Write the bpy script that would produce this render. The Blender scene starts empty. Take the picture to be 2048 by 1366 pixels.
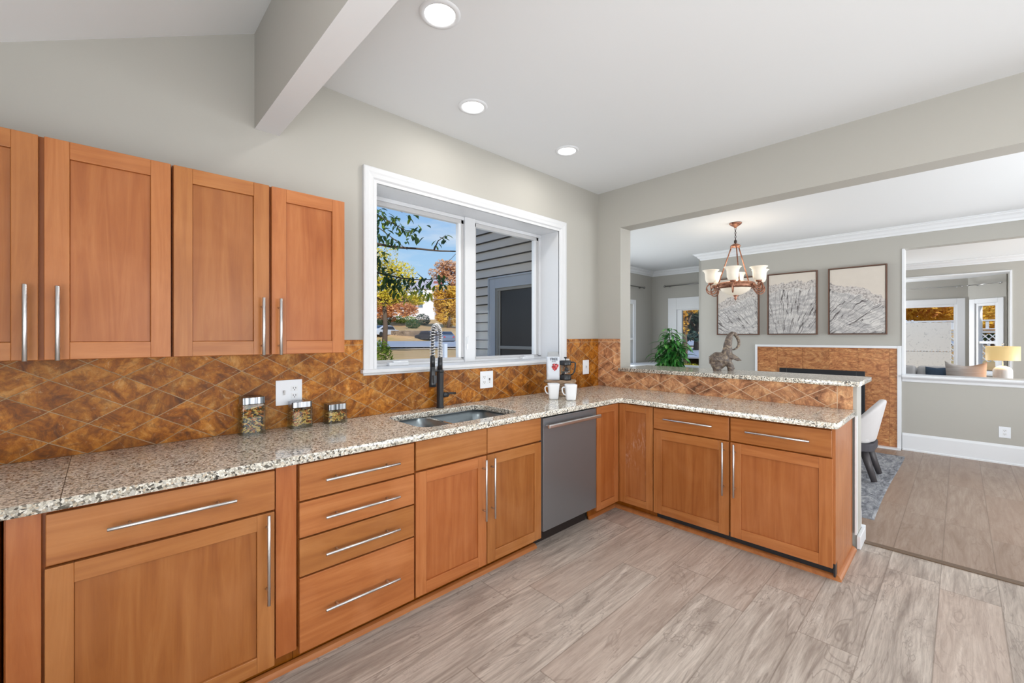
import bpy, bmesh, math, random
from mathutils import Vector, Matrix, Euler
random.seed(7)
PI = math.pi
sc = bpy.context.scene
COL = sc.collection

# ------------------------------------------------------------------ camera
CAMZ = 1.40
FPX = 857.0
YAW = math.radians(46.3)
CA, SA = math.cos(YAW), math.sin(YAW)
cam_d = bpy.data.cameras.new('camera')
cam_d.sensor_width = 36.0
cam_d.lens = 36.0 * FPX / 2048.0
cam_d.shift_y = -9.0 / 2048.0
cam_d.clip_start = 0.05
cam_d.clip_end = 1000
cam = bpy.data.objects.new('camera', cam_d)
COL.objects.link(cam)
cam.location = (0, 0, CAMZ)
cam.rotation_euler = (PI / 2, 0, -(PI / 2 - YAW))
sc.camera = cam

# ------------------------------------------------------------------ view
sc.view_settings.view_transform = 'Standard'
sc.view_settings.look = 'None'
sc.view_settings.gamma = 1.0
sc.view_settings.use_curve_mapping = False
sc.view_settings.exposure = 0.0
sc.cycles.use_denoising = True
sc.cycles.max_bounces = 10
sc.cycles.diffuse_bounces = 5
sc.cycles.glossy_bounces = 4
sc.cycles.transmission_bounces = 6
sc.cycles.transparent_max_bounces = 24
sc.cycles.caustics_reflective = False
sc.cycles.caustics_refractive = False
sc.cycles.sample_clamp_indirect = 4.0

# ------------------------------------------------------------------ world (sky with thin cloud)
world = bpy.data.worlds.new('sky')
sc.world = world
world.use_nodes = True
wn, wl = world.node_tree.nodes, world.node_tree.links
wn.clear()
w_out = wn.new('ShaderNodeOutputWorld')
w_bg = wn.new('ShaderNodeBackground')
w_tc = wn.new('ShaderNodeTexCoord')
w_sep = wn.new('ShaderNodeSeparateXYZ')
w_ramp = wn.new('ShaderNodeValToRGB')
w_noise = wn.new('ShaderNodeTexNoise')
w_map = wn.new('ShaderNodeMapping')
w_cr = wn.new('ShaderNodeValToRGB')
w_mix = wn.new('ShaderNodeMix'); w_mix.data_type = 'RGBA'
wl.new(w_tc.outputs['Generated'], w_sep.inputs[0])
wl.new(w_sep.outputs['Z'], w_ramp.inputs[0])
e = w_ramp.color_ramp.elements
e[0].position = 0.0; e[0].color = (0.72, 0.80, 0.92, 1)
e[1].position = 0.45; e[1].color = (0.16, 0.36, 0.78, 1)
e2 = w_ramp.color_ramp.elements.new(0.16); e2.color = (0.42, 0.66, 0.93, 1)
wl.new(w_tc.outputs['Generated'], w_map.inputs[0])
w_map.inputs['Scale'].default_value = (3.0, 3.0, 11.0)
wl.new(w_map.outputs[0], w_noise.inputs['Vector'])
w_noise.inputs['Scale'].default_value = 1.6
w_noise.inputs['Detail'].default_value = 5
wl.new(w_noise.outputs[0], w_cr.inputs[0])
w_cr.color_ramp.elements[0].position = 0.52
w_cr.color_ramp.elements[1].position = 0.72
w_cr.color_ramp.elements[0].color = (0, 0, 0, 1)
w_cr.color_ramp.elements[1].color = (0.75, 0.75, 0.75, 1)
wl.new(w_cr.outputs[0], w_mix.inputs['Factor'])
wl.new(w_ramp.outputs[0], w_mix.inputs['A'])
w_mix.inputs['B'].default_value = (0.88, 0.90, 0.94, 1)
wl.new(w_mix.outputs['Result'], w_bg.inputs[0])
w_bg.inputs[1].default_value = 1.0
wl.new(w_bg.outputs[0], w_out.inputs[0])

# ------------------------------------------------------------------ sun, window daylight and added fill lamps
def sun(direction, strength, col, ang):
    d = bpy.data.lights.new('sun', 'SUN'); d.energy = strength; d.color = col; d.angle = math.radians(ang)
    o = bpy.data.objects.new('sun', d); COL.objects.link(o)
    o.rotation_euler = Vector(direction).to_track_quat('-Z', 'Y').to_euler(); o.location = (0, -10, 20)
    return o
sun((0.32, 0.80, -0.50), 4.0, (1.0, 0.93, 0.82), 1.0)
def area(name, loc, direction, sx, sy, power, col=(1, 1, 1)):
    d = bpy.data.lights.new(name, 'AREA'); d.shape = 'RECTANGLE'; d.size = sx; d.size_y = sy
    d.energy = power; d.color = col
    o = bpy.data.objects.new(name, d); COL.objects.link(o)
    o.location = loc; o.rotation_euler = Vector(direction).to_track_quat('-Z', 'Z').to_euler()
    return o
DAY = (0.93, 0.97, 1.0)
area('fill_kitchen_back', (1.3, -2.78, 1.25), (0, 1, 0.8), 2.4, 2.2, 74, DAY)  # unseen fill lamp added behind the camera, tilted up to the ceiling
area('fill_kitchen_left', (-1.38, -0.9, 1.0), (1, 0, 1.0), 2.2, 1.7, 130, DAY)  # fill lamp added at the left wall, out of view
area('fill_dining_back', (5.2, -1.78, 1.25), (0, 1, 0.4), 2.2, 2.0, 80, DAY)  # unseen fill added for the dining room
area('daylight_dining_window', (5.6, 4.68, 1.45), (0, -1, 0.2), 2.6, 1.5, 66, DAY)
area('fill_living_back', (9.2, -4.18, 1.25), (0, 1, 0.3), 2.6, 2.0, 230, DAY)  # lamp put out of view to brighten the living room
area('fill_bay_left', (11.6, 2.42, 1.35), (0, -1, 0.1), 0.6, 1.2, 60, DAY)  # hidden lamp added to brighten the bay
area('daylight_kitchen_window', (2.1, 2.95, 1.8), (0, -1, -0.15), 1.5, 0.95, 4, DAY)

# ================================================================== node helpers
def mat(name, base=(0.8, 0.8, 0.8), rough=0.5, metal=0.0, spec=0.5):
    m = bpy.data.materials.new(name); m.use_nodes = True
    b = m.node_tree.nodes['Principled BSDF']
    b.inputs['Base Color'].default_value = (*base, 1)
    b.inputs['Roughness'].default_value = rough
    b.inputs['Metallic'].default_value = metal
    b.inputs['Specular IOR Level'].default_value = spec
    return m
class NT:
    def __init__(s, m):
        s.m = m; s.t = m.node_tree; s.n = s.t.nodes; s.l = s.t.links; s.b = s.n['Principled BSDF']
    def new(s, t, **k):
        x = s.n.new(t)
        for a, v in k.items(): setattr(x, a, v)
        return x
    def put(s, inp, v):
        if hasattr(v, 'is_output'): s.l.new(v, inp)
        elif isinstance(v, (tuple, list)) and len(v) == 3 and inp.type == 'RGBA': inp.default_value = (*v, 1)
        else: inp.default_value = v
    def math(s, op, a, b=None, c=None):
        x = s.new('ShaderNodeMath', operation=op); s.put(x.inputs[0], a)
        if b is not None: s.put(x.inputs[1], b)
        if c is not None: s.put(x.inputs[2], c)
        return x.outputs[0]
    def pos(s):
        g = s.new('ShaderNodeNewGeometry'); return g.outputs['Position']
    def obj(s):
        g = s.new('ShaderNodeTexCoord'); return g.outputs['Object']
    def sep(s, v):
        x = s.new('ShaderNodeSeparateXYZ'); s.put(x.inputs[0], v); return x.outputs
    def comb(s, a, b, c):
        x = s.new('ShaderNodeCombineXYZ')
        s.put(x.inputs[0], a); s.put(x.inputs[1], b); s.put(x.inputs[2], c); return x.outputs[0]
    def scale(s, v, sc_, loc=(0, 0, 0)):
        x = s.new('ShaderNodeMapping'); s.put(x.inputs[0], v)
        x.inputs['Scale'].default_value = sc_; x.inputs['Location'].default_value = loc; return x.outputs[0]
    def noise(s, v, sc_=5, det=4, rough=0.55, dist=0.0):
        x = s.new('ShaderNodeTexNoise'); s.put(x.inputs['Vector'], v)
        x.inputs['Scale'].default_value = sc_; x.inputs['Detail'].default_value = det
        x.inputs['Roughness'].default_value = rough; x.inputs['Distortion'].default_value = dist
        return x.outputs['Fac']
    def white(s, v):
        x = s.new('ShaderNodeTexWhiteNoise'); s.put(x.inputs['Vector'], v); return x.outputs['Value']
    def voro(s, v, sc_=5, feat='F1', out='Distance', rnd=1.0):
        x = s.new('ShaderNodeTexVoronoi', feature=feat); s.put(x.inputs['Vector'], v)
        x.inputs['Scale'].default_value = sc_; x.inputs['Randomness'].default_value = rnd
        return x.outputs[out]
    def ramp(s, f, stops, mode='LINEAR'):
        x = s.new('ShaderNodeValToRGB'); s.put(x.inputs[0], f); cr = x.color_ramp; cr.interpolation = mode
        while len(cr.elements) < len(stops): cr.elements.new(0.5)
        for el, (p, c) in zip(cr.elements, stops):
            el.position = p; el.color = (*c, 1) if len(c) == 3 else c
        return x.outputs[0]
    def mix(s, f, a, b, mode='MIX'):
        x = s.new('ShaderNodeMix', data_type='RGBA', blend_type=mode)
        s.put(x.inputs['Factor'], f); s.put(x.inputs['A'], a); s.put(x.inputs['B'], b); return x.outputs['Result']
    def hsv(s, c, h=0.5, sa=1.0, v=1.0):
        x = s.new('ShaderNodeHueSaturation'); s.put(x.inputs['Color'], c)
        s.put(x.inputs['Hue'], h); s.put(x.inputs['Saturation'], sa); s.put(x.inputs['Value'], v); return x.outputs[0]
    def bump(s, h, st=0.3, d=0.01):
        x = s.new('ShaderNodeBump'); s.put(x.inputs['Height'], h)
        x.inputs['Strength'].default_value = st; x.inputs['Distance'].default_value = d
        s.l.new(x.outputs[0], s.b.inputs['Normal'])
    def base(s, c): s.put(s.b.inputs['Base Color'], c)
    def rough(s, c): s.put(s.b.inputs['Roughness'], c)
    def rnd(s):
        return s.new('ShaderNodeObjectInfo').outputs['Random']
def G(v): return (v, v, v)
def srgb(r, g, b):
    f = lambda c: (c / 255) / 12.92 if c <= 10 else (((c / 255) + 0.055) / 1.055) ** 2.4
    return (f(r), f(g), f(b))

def paint(name, col, rough=0.6):
    m = mat(name, col, rough, spec=0.25); n = NT(m)
    k = n.noise(n.pos(), 1.3, 3)
    n.base(n.mix(n.math('MULTIPLY', k, 0.10), col, tuple(c * 0.9 for c in col)))
    n.bump(n.noise(n.pos(), 160, 2), 0.04, 0.002)
    return m
M = {}
M['wall'] = paint('wall_paint', (0.450, 0.438, 0.404), 0.55)
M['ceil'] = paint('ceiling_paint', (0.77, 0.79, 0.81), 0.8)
M['ceil2'] = paint('ceiling_paint_brightened', (0.88, 0.90, 0.92), 0.8)  # ceiling paint lightened to make up for weak light on the vault
M['casing'] = mat('white_trim_dimmed', (0.66, 0.675, 0.70), 0.35)  # white trim greyed in colour to offset strong light on the window wall
M['white'] = mat('white_trim', (0.78, 0.80, 0.83), 0.3)
M['sash'] = mat('window_sash_grey', (0.52, 0.52, 0.53), 0.4)
M['plate'] = mat('plate_white', (0.80, 0.83, 0.88), 0.3)
M['black'] = mat('matte_black', (0.018, 0.020, 0.024), 0.32)
M['dark'] = mat('dark_gap', (0.02, 0.012, 0.010), 0.8)
M['steel'] = mat('brushed_nickel', (0.62, 0.62, 0.63), 0.3, 1.0)
M['chrome'] = mat('chrome', (0.75, 0.77, 0.80), 0.12, 1.0)
M['lid'] = mat('lid_painted_reflections', (0.40, 0.42, 0.45), 0.30, 1.0)
n = NT(M['lid']); n.base(n.ramp(n.noise(n.scale(n.pos(), (70, 70, 1)), 1.6, 3), [(0.40, (0.10, 0.11, 0.12)), (0.60, (0.62, 0.65, 0.70))]))  # reflection streaks painted into the lid colour as vertical bands
M['sinksteel'] = mat('sink_steel', (0.30, 0.36, 0.40), 0.32, 0.85)
n = NT(M['sinksteel']); n.rough(n.math('MULTIPLY_ADD', n.noise(n.scale(n.pos(), (2, 90, 90)), 6, 2), 0.25, 0.2))
M['copper'] = mat('bronze_copper', (0.30, 0.115, 0.065), 0.42, 0.55)
n = NT(M['copper']); n.base(n.ramp(n.noise(n.pos(), 30, 3), [(0.3, (0.16, 0.055, 0.035)), (0.7, (0.48, 0.24, 0.15))]))
M['bright'] = mat('spring_steel', (0.85, 0.85, 0.85), 0.2, 0.8)

def wood(axis, name, tone=1.0, red=0.0):
    m = mat(name, (0.4, 0.16, 0.06), 0.34, spec=0.4); n = NT(m)
    sc_ = {'x': (0.55, 7, 9), 'y': (7, 0.55, 9), 'z': (8, 8, 0.6)}[axis]
    p = n.pos(); r = n.rnd()
    off = n.comb(n.math('MULTIPLY', r, 9.0), n.math('MULTIPLY', r, 5.0), n.math('MULTIPLY', r, 7.0))
    va = n.new('ShaderNodeVectorMath', operation='ADD'); n.l.new(p, va.inputs[0]); n.l.new(off, va.inputs[1])
    p2 = va.outputs[0]
    g1 = n.noise(n.scale(p2, sc_), 2.2, 6, 0.6, 1.3)
    g2 = n.noise(n.scale(p2, tuple(c * 9 for c in sc_)), 3.0, 3, 0.6)
    g3 = n.noise(p2, 3.0, 3, 0.5, 0.6)
    c1 = n.ramp(g1, [(0.25, srgb(152, 84, 42)), (0.5, srgb(173, 103, 56)), (0.78, srgb(191, 123, 73))])
    c2 = n.mix(n.math('MULTIPLY', g2, 0.26), c1, srgb(132, 72, 38))
    c3 = n.mix(n.ramp(g3, [(0.45, G(0)), (0.8, G(0.30))]), c2, srgb(207, 140, 96))
    v = n.math('MULTIPLY_ADD', r, 0.16, 0.92 * tone)
    h = n.math('MULTIPLY_ADD', r, -0.008, 0.509 - red)
    n.base(n.hsv(c3, h, 1.0 if tone > .88 else (1.02 if tone > .7 else 1.1), v))
    n.rough(n.math('MULTIPLY_ADD', g2, 0.15, 0.26))
    n.bump(g2, 0.05, 0.002)
    return m
M['wz'] = wood('z', 'cherry_wood_upright')
M['wx'] = wood('x', 'cherry_wood_along')
M['wy'] = wood('y', 'cherry_wood_across')
M['wframe'] = wood('z', 'cherry_wood_case', 0.62, 0.006)
M['wpanel'] = wood('z', 'cherry_wood_panel', 0.86, 0.003)

M['wscuff'] = wood('z', 'cherry_wood_panel_scuffed', 0.90, 0.003)
n = NT(M['wscuff']); bl = n.b.inputs['Base Color'].links[0].from_socket; zz = n.sep(n.pos())[2]
mk = n.ramp(n.noise(n.scale(n.pos(), (14, 14, 3.0)), 3.2, 6, .75, 1.2), [(0.50, G(0)), (0.64, G(0.6))])
mk = n.math('MULTIPLY', mk, n.ramp(n.noise(n.pos(), 4.5, 2), [(0.42, G(0)), (0.55, G(1))]))
mk = n.math('MULTIPLY', mk, n.ramp(zz, [(0.30, G(0)), (0.42, G(1)), (0.74, G(1)), (0.80, G(0))]))
n.base(n.mix(mk, bl, srgb(206, 168, 146)))
def granite():
    m = mat('speckled_granite', (0.5, 0.45, 0.38), 0.09, spec=0.5); n = NT(m); p = n.pos()
    pd = n.new('ShaderNodeVectorMath', operation='ADD')
    x = n.new('ShaderNodeTexNoise'); n.l.new(p, x.inputs['Vector']); x.inputs['Scale'].default_value = 60
    sub = n.new('ShaderNodeVectorMath', operation='MULTIPLY'); n.l.new(x.outputs['Color'], sub.inputs[0]); sub.inputs[1].default_value = (0.012, 0.012, 0.012)
    n.l.new(p, pd.inputs[0]); n.l.new(sub.outputs[0], pd.inputs[1])
    q = pd.outputs[0]
    cell = n.voro(q, 150, 'F1', 'Color')
    cs = n.sep(cell)
    c = n.ramp(cs[0], [(0.0, srgb(58, 54, 48)), (0.13, srgb(112, 103, 88)), (0.25, srgb(166, 156, 136)),
                       (0.40, srgb(204, 196, 176)), (0.58, srgb(186, 182, 172)), (0.72, srgb(226, 220, 206)),
                       (0.92, srgb(190, 164, 126))], 'CONSTANT')
    edge = n.voro(q, 150, 'DISTANCE_TO_EDGE', 'Distance')
    c = n.mix(n.ramp(edge, [(0.0, G(0.45)), (0.10, G(0))]), c, srgb(92, 84, 70))
    big = n.noise(p, 9, 3)
    c = n.mix(n.ramp(big, [(0.35, G(0)), (0.75, G(0.30))]), c, srgb(206, 194, 168))
    fine = n.noise(p, 420, 2)
    c = n.hsv(c, 0.502, 0.62, n.math('MULTIPLY_ADD', fine, 0.4, 1.14))
    n.base(c)
    return m
M['granite'] = granite()

def tile_mat(axis, p0, z0, name):
    # slim travertine diamonds: half width 0.111 m, half height 0.063 m
    m = mat(name, (0.4, 0.2, 0.08), 0.35); n = NT(m); p = n.pos(); s = n.sep(p)
    h = s[0] if axis == 'x' else s[1]
    u = n.math('DIVIDE', n.math('SUBTRACT', h, p0), 0.222)
    v = n.math('DIVIDE', n.math('SUBTRACT', s[2], z0), 0.126)
    a = n.math('ADD', u, v); b = n.math('SUBTRACT', u, v)
    wob = n.math('MULTIPLY', n.math('SUBTRACT', n.noise(p, 40, 2), 0.5), 0.03)
    a = n.math('ADD', a, wob); b = n.math('ADD', b, wob)
    fa, fb = n.math('FRACT', a), n.math('FRACT', b)
    da = n.math('MINIMUM', fa, n.math('SUBTRACT', 1.0, fa)); db = n.math('MINIMUM', fb, n.math('SUBTRACT', 1.0, fb))
    d = n.math('MINIMUM', da, db)
    edge_ = n.math('SUBTRACT', s[2], 1.352) if axis == 'x' else n.math('MAXIMUM', n.math('SUBTRACT', s[2], 1.352), n.math('SUBTRACT', 0.578, h))
    d = n.math('MAXIMUM', d, n.math('MULTIPLY', n.math('GREATER_THAN', edge_, 0.0), 0.5))
    d = n.math('MINIMUM', d, n.math('MULTIPLY', n.math('ABSOLUTE', edge_), 8.0))
    idv = n.comb(n.math('FLOOR', a), n.math('FLOOR', b), 3.7)
    r = n.white(idv)
    off = n.new('ShaderNodeVectorMath', operation='ADD'); n.l.new(p, off.inputs[0])
    ro = n.comb(n.math('MULTIPLY', r, 7.0), n.math('MULTIPLY', r, 3.0), n.math('MULTIPLY', r, 5.0)); n.l.new(ro, off.inputs[1])
    q = off.outputs[0]
    k1 = n.noise(q, 7, 7, 0.72, 1.2); k2 = n.noise(q, 34, 5, 0.7, 0.6); k3 = n.noise(q, 16, 6, 0.7, 2.2)
    c = n.ramp(k1, [(0.34, srgb(88, 48, 22)), (0.45, srgb(150, 86, 40)), (0.55, srgb(184, 118, 62)), (0.68, srgb(212, 158, 102))])
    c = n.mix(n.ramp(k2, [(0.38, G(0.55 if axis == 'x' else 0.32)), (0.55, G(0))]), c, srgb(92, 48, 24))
    c = n.mix(n.ramp(k3, [(0.60, G(0)), (0.72, G(0.65))]), c, srgb(214, 184, 148))
    c = n.mix(n.ramp(n.noise(q, 13, 5, 0.7, 1.5), [(0.60, G(0)), (0.70, G(0.5))]), c, srgb(120, 60, 42))
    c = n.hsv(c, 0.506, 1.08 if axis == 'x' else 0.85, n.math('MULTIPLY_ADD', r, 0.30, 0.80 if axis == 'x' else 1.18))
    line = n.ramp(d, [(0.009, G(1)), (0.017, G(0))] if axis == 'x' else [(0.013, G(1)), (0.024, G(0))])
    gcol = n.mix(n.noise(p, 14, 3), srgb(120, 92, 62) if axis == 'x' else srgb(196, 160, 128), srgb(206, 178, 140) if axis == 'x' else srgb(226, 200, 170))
    shade = n.ramp(d, [(0.012, G(0.5)), (0.024, G(0))])
    c = n.mix(shade, c, srgb(84, 50, 26))
    n.base(n.mix(line, c, gcol))
    n.rough(n.math('MULTIPLY_ADD', line, 0.3, 0.46)); n.b.inputs['Specular IOR Level'].default_value = 0.35
    hgt = n.math('ADD', n.ramp(d, [(0.006, G(0)), (0.022, G(1))]), n.math('MULTIPLY', k2, 0.2))
    n.bump(hgt, 0.22, 0.002)
    return m
M['tile_wall'] = tile_mat('x', -0.044, 1.164, 'travertine_diamonds_long_wall')
M['tile_side'] = tile_mat('y', 2.19, 0.924, 'travertine_diamonds_side')
def slab_tile():
    m = mat('travertine_square_tile', (0.4, 0.2, 0.08), 0.3); n = NT(m); p = n.pos(); s = n.sep(p)
    u = n.math('DIVIDE', s[1], 0.31); v = n.math('DIVIDE', n.math('ADD', s[2], 0.04), 0.31)
    fu, fv = n.math('FRACT', u), n.math('FRACT', v)
    d = n.math('MINIMUM', n.math('MINIMUM', fu, n.math('SUBTRACT', 1, fu)), n.math('MINIMUM', fv, n.math('SUBTRACT', 1, fv)))
    r = n.white(n.comb(n.math('FLOOR', u), n.math('FLOOR', v), 1.3))
    off = n.new('ShaderNodeVectorMath', operation='ADD'); n.l.new(p, off.inputs[0])
    n.l.new(n.comb(0.0, n.math('MULTIPLY', r, 3.0), n.math('MULTIPLY', r, 5.0)), off.inputs[1]); q = off.outputs[0]
    k1 = n.noise(n.scale(q, (1, 1, 2.4)), 4.5, 7, 0.68, 3.0); k2 = n.noise(n.scale(q, (1, 1, 2)), 11, 6, 0.75, 2.5)
    c = n.ramp(k1, [(0.3, srgb(122, 62, 26)), (0.45, srgb(170, 98, 42)), (0.58, srgb(194, 128, 66)), (0.72, srgb(214, 164, 106))])
    c = n.mix(n.ramp(k2, [(0.40, G(0.5)), (0.52, G(0))]), c, srgb(110, 54, 26))
    c = n.hsv(c, 0.504, 0.9, n.math('MULTIPLY_ADD', r, 0.18, 1.0))
    n.base(n.mix(n.ramp(d, [(0.004, G(0.7)), (0.010, G(0))]), c, srgb(120, 76, 44)))
    return m
M['tile_fire'] = slab_tile()

def floor_mat():
    m = mat('grey_brown_planks', (0.3, 0.25, 0.2), 0.32, spec=0.35); n = NT(m); p = n.pos(); s = n.sep(p)
    row = n.math('FLOOR', n.math('DIVIDE', n.math('SUBTRACT', s[1], 0.08), 0.228))
    fy = n.math('FRACT', n.math('DIVIDE', n.math('SUBTRACT', s[1], 0.08), 0.228))
    ro = n.white(n.comb(row, 4.4, 1.7))
    xx = n.math('DIVIDE', n.math('ADD', s[0], n.math('MULTIPLY', ro, 1.22)), 1.22)
    col = n.math('FLOOR', xx); fx = n.math('FRACT', xx)
    dy = n.math('MULTIPLY', n.math('MINIMUM', fy, n.math('SUBTRACT', 1, fy)), 0.228)
    dx = n.math('MULTIPLY', n.math('MINIMUM', fx, n.math('SUBTRACT', 1, fx)), 1.22)
    d = n.math('MINIMUM', dx, dy)
    r = n.white(n.comb(row, col, 0.3)); r2 = n.white(n.comb(row, col, 7.3))
    off = n.new('ShaderNodeVectorMath', operation='ADD'); n.l.new(p, off.inputs[0])
    n.l.new(n.comb(n.math('MULTIPLY', r, 11.0), n.math('MULTIPLY', r2, 13.0), 0.0), off.inputs[1]); q = off.outputs[0]
    g1 = n.noise(n.scale(q, (0.8, 7.0, 1)), 1.5, 7, 0.62, 1.6)
    g2 = n.noise(n.scale(q, (1.6, 26.0, 1)), 3.2, 5, 0.68, 0.6)
    g3 = n.noise(n.scale(q, (0.9, 4.0, 1)), 1.7, 2, 0.45, 1.6)
    c = n.ramp(g1, [(0.28, srgb(120, 106, 95)), (0.48, srgb(160, 146, 133)), (0.72, srgb(186, 174, 161))])
    c = n.mix(n.ramp(g2, [(0.36, G(0.55)), (0.58, G(0))]), c, srgb(118, 102, 90))
    ring = n.math('ABSOLUTE', n.math('SINE', n.math('MULTIPLY', g3, 78.0)))
    msk = n.ramp(n.noise(n.scale(q, (0.9, 3.0, 1)), 1.3, 2), [(.42, G(0)), (.62, G(1))])
    c = n.mix(n.math('MULTIPLY', msk, n.ramp(ring, [(0.0, G(0.30)), (0.45, G(0))])), c, srgb(118, 102, 90))
    vein = n.noise(n.scale(q, (0.7, 3.2, 1)), 1.9, 4, 0.6, 1.0)
    c = n.mix(n.ramp(n.math('ABSOLUTE', n.math('SUBTRACT', vein, 0.55)), [(0.0, G(0.55)), (0.012, G(0))]), c, srgb(104, 90, 80))
    c = n.mix(n.math('MULTIPLY', n.math('GREATER_THAN', r2, 0.6), 0.30), c, srgb(160, 130, 110))
    c = n.hsv(c, 0.5, 0.70, n.math('MULTIPLY_ADD', r, 0.22, 1.38))
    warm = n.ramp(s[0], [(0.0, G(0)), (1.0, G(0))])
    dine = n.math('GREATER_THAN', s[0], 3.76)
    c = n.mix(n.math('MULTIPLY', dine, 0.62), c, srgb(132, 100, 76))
    n.base(n.mix(n.ramp(d, [(0.0006, G(0.5)), (0.0018, G(0))]), c, srgb(92, 76, 64)))
    n.rough(n.math('MULTIPLY_ADD', g2, 0.18, 0.30))
    n.bump(n.math('ADD', g2, n.math('MULTIPLY', n.ramp(d, [(0.0, G(0)), (0.003, G(1))]), 1.0)), 0.08, 0.002)
    return m
M['floor'] = floor_mat()

M['ss_dark'] = mat('slate_stainless', (0.22, 0.225, 0.24), 0.34, 0.55)
n = NT(M['ss_dark']); n.rough(n.math('MULTIPLY_ADD', n.noise(n.scale(n.pos(), (1, 1, 60)), 4, 2), 0.05, 0.27))
def glassy(name, tint=(0.95, 0.98, 0.97), refl=0.09, rough=0.02, k=0.45):
    m = bpy.data.materials.new(name); m.use_nodes = True; t = m.node_tree; t.nodes.clear()
    o = t.nodes.new('ShaderNodeOutputMaterial'); mx = t.nodes.new('ShaderNodeMixShader')
    tr = t.nodes.new('ShaderNodeBsdfTransparent'); tr.inputs[0].default_value = (*tint, 1)
    gl = t.nodes.new('ShaderNodeBsdfGlossy'); gl.inputs['Roughness'].default_value = rough
    lw = t.nodes.new('ShaderNodeLayerWeight'); lw.inputs[0].default_value = 0.25
    mt = t.nodes.new('ShaderNodeMath'); mt.operation = 'MULTIPLY_ADD'; mt.inputs[1].default_value = k; mt.inputs[2].default_value = refl * 0.4
    t.links.new(lw.outputs['Fresnel'], mt.inputs[0]); t.links.new(mt.outputs[0], mx.inputs[0])
    t.links.new(tr.outputs[0], mx.inputs[1]); t.links.new(gl.outputs[0], mx.inputs[2]); t.links.new(mx.outputs[0], o.inputs[0])
    return m
M['glass'] = glassy('window_glass', (0.97, 0.98, 0.98), 0.004, k=0.035)
M['jarglass'] = glassy('jar_glass', (0.95, 0.97, 0.95), 0.08, k=0.30)
def emit(name, col, st, base=None):
    m = mat(name, base or col, 0.5); b = m.node_tree.nodes['Principled BSDF']
    b.inputs['Emission Color'].default_value = (*col, 1); b.inputs['Emission Strength'].default_value = st
    return m
M['can'] = emit('can_light_lens', (1, 0.98, 0.95), 6.0)
M['shade'] = emit('alabaster_glass_shade', (1.0, 0.86, 0.68), 0.22, (0.80, 0.74, 0.64))
M['lampshade'] = emit('linen_lamp_shade', (1.0, 0.70, 0.28), 0.45, (0.62, 0.48, 0.26))
def fabric(name, a, b, sc_=300, rough=0.9):
    m = mat(name, a, rough, spec=0.1); n = NT(m); k = n.noise(n.obj(), sc_, 3); k2 = n.noise(n.obj(), 6, 3)
    n.base(n.mix(n.math('MULTIPLY_ADD', k2, 0.4, n.math('MULTIPLY', k, 0.5)), a, b)); n.bump(k, 0.2, 0.002); return m
M['chair'] = fabric('chair_fabric', srgb(206, 203, 202), srgb(182, 180, 182))
M['chairbase'] = fabric('chair_base', srgb(88, 87, 92), srgb(72, 70, 74))
M['legwood'] = mat('charcoal_wood', srgb(70, 66, 68), 0.5)
M['sofa'] = fabric('sofa_fabric', srgb(226, 226, 228), srgb(208, 208, 212))
M['blue'] = fabric('navy_knit', srgb(52, 68, 92), srgb(104, 124, 146), 120)
M['ceramic'] = mat('white_ceramic', (0.82, 0.84, 0.87), 0.18)
M['ceramic_rib'] = mat('ribbed_ceramic', (0.78, 0.77, 0.76), 0.5)
def rug_mat():
    m = mat('grey_shag', (0.3, 0.3, 0.3), 0.95, spec=0.05); n = NT(m); p = n.pos()
    k = n.noise(n.scale(p, (1.2, 3.0, 1)), 5, 6, 0.7, 1.2); k2 = n.noise(p, 60, 4)
    c = n.ramp(k, [(0.34, srgb(96, 98, 104)), (0.5, srgb(158, 160, 166)), (0.66, srgb(206, 206, 208))])
    n.base(n.mix(n.math('MULTIPLY', k2, 0.5), c, srgb(120, 122, 128))); n.bump(k2, 0.9, 0.02); return m
M['rug'] = rug_mat()
M['green1'] = mat('plant_leaf', (0.05, 0.22, 0.04), 0.35)
n = NT(M['green1']); n.base(n.ramp(n.noise(n.pos(), 14, 3), [(0.3, (0.015, 0.06, 0.022)), (0.5, (0.04, 0.24, 0.04)), (0.68, (0.20, 0.50, 0.11))]))
M['carved'] = mat('carved_stone_wood', (0.2, 0.15, 0.12), 0.45)
n = NT(M['carved']); kk = n.noise(n.scale(n.obj(), (1, 1, 1)), 26, 5, 0.6, 1.5)
n.base(n.ramp(kk, [(0.3, srgb(58, 48, 44)), (0.5, srgb(98, 85, 77)), (0.70, srgb(160, 144, 122))])); n.bump(kk, 0.15, 0.003)

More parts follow.
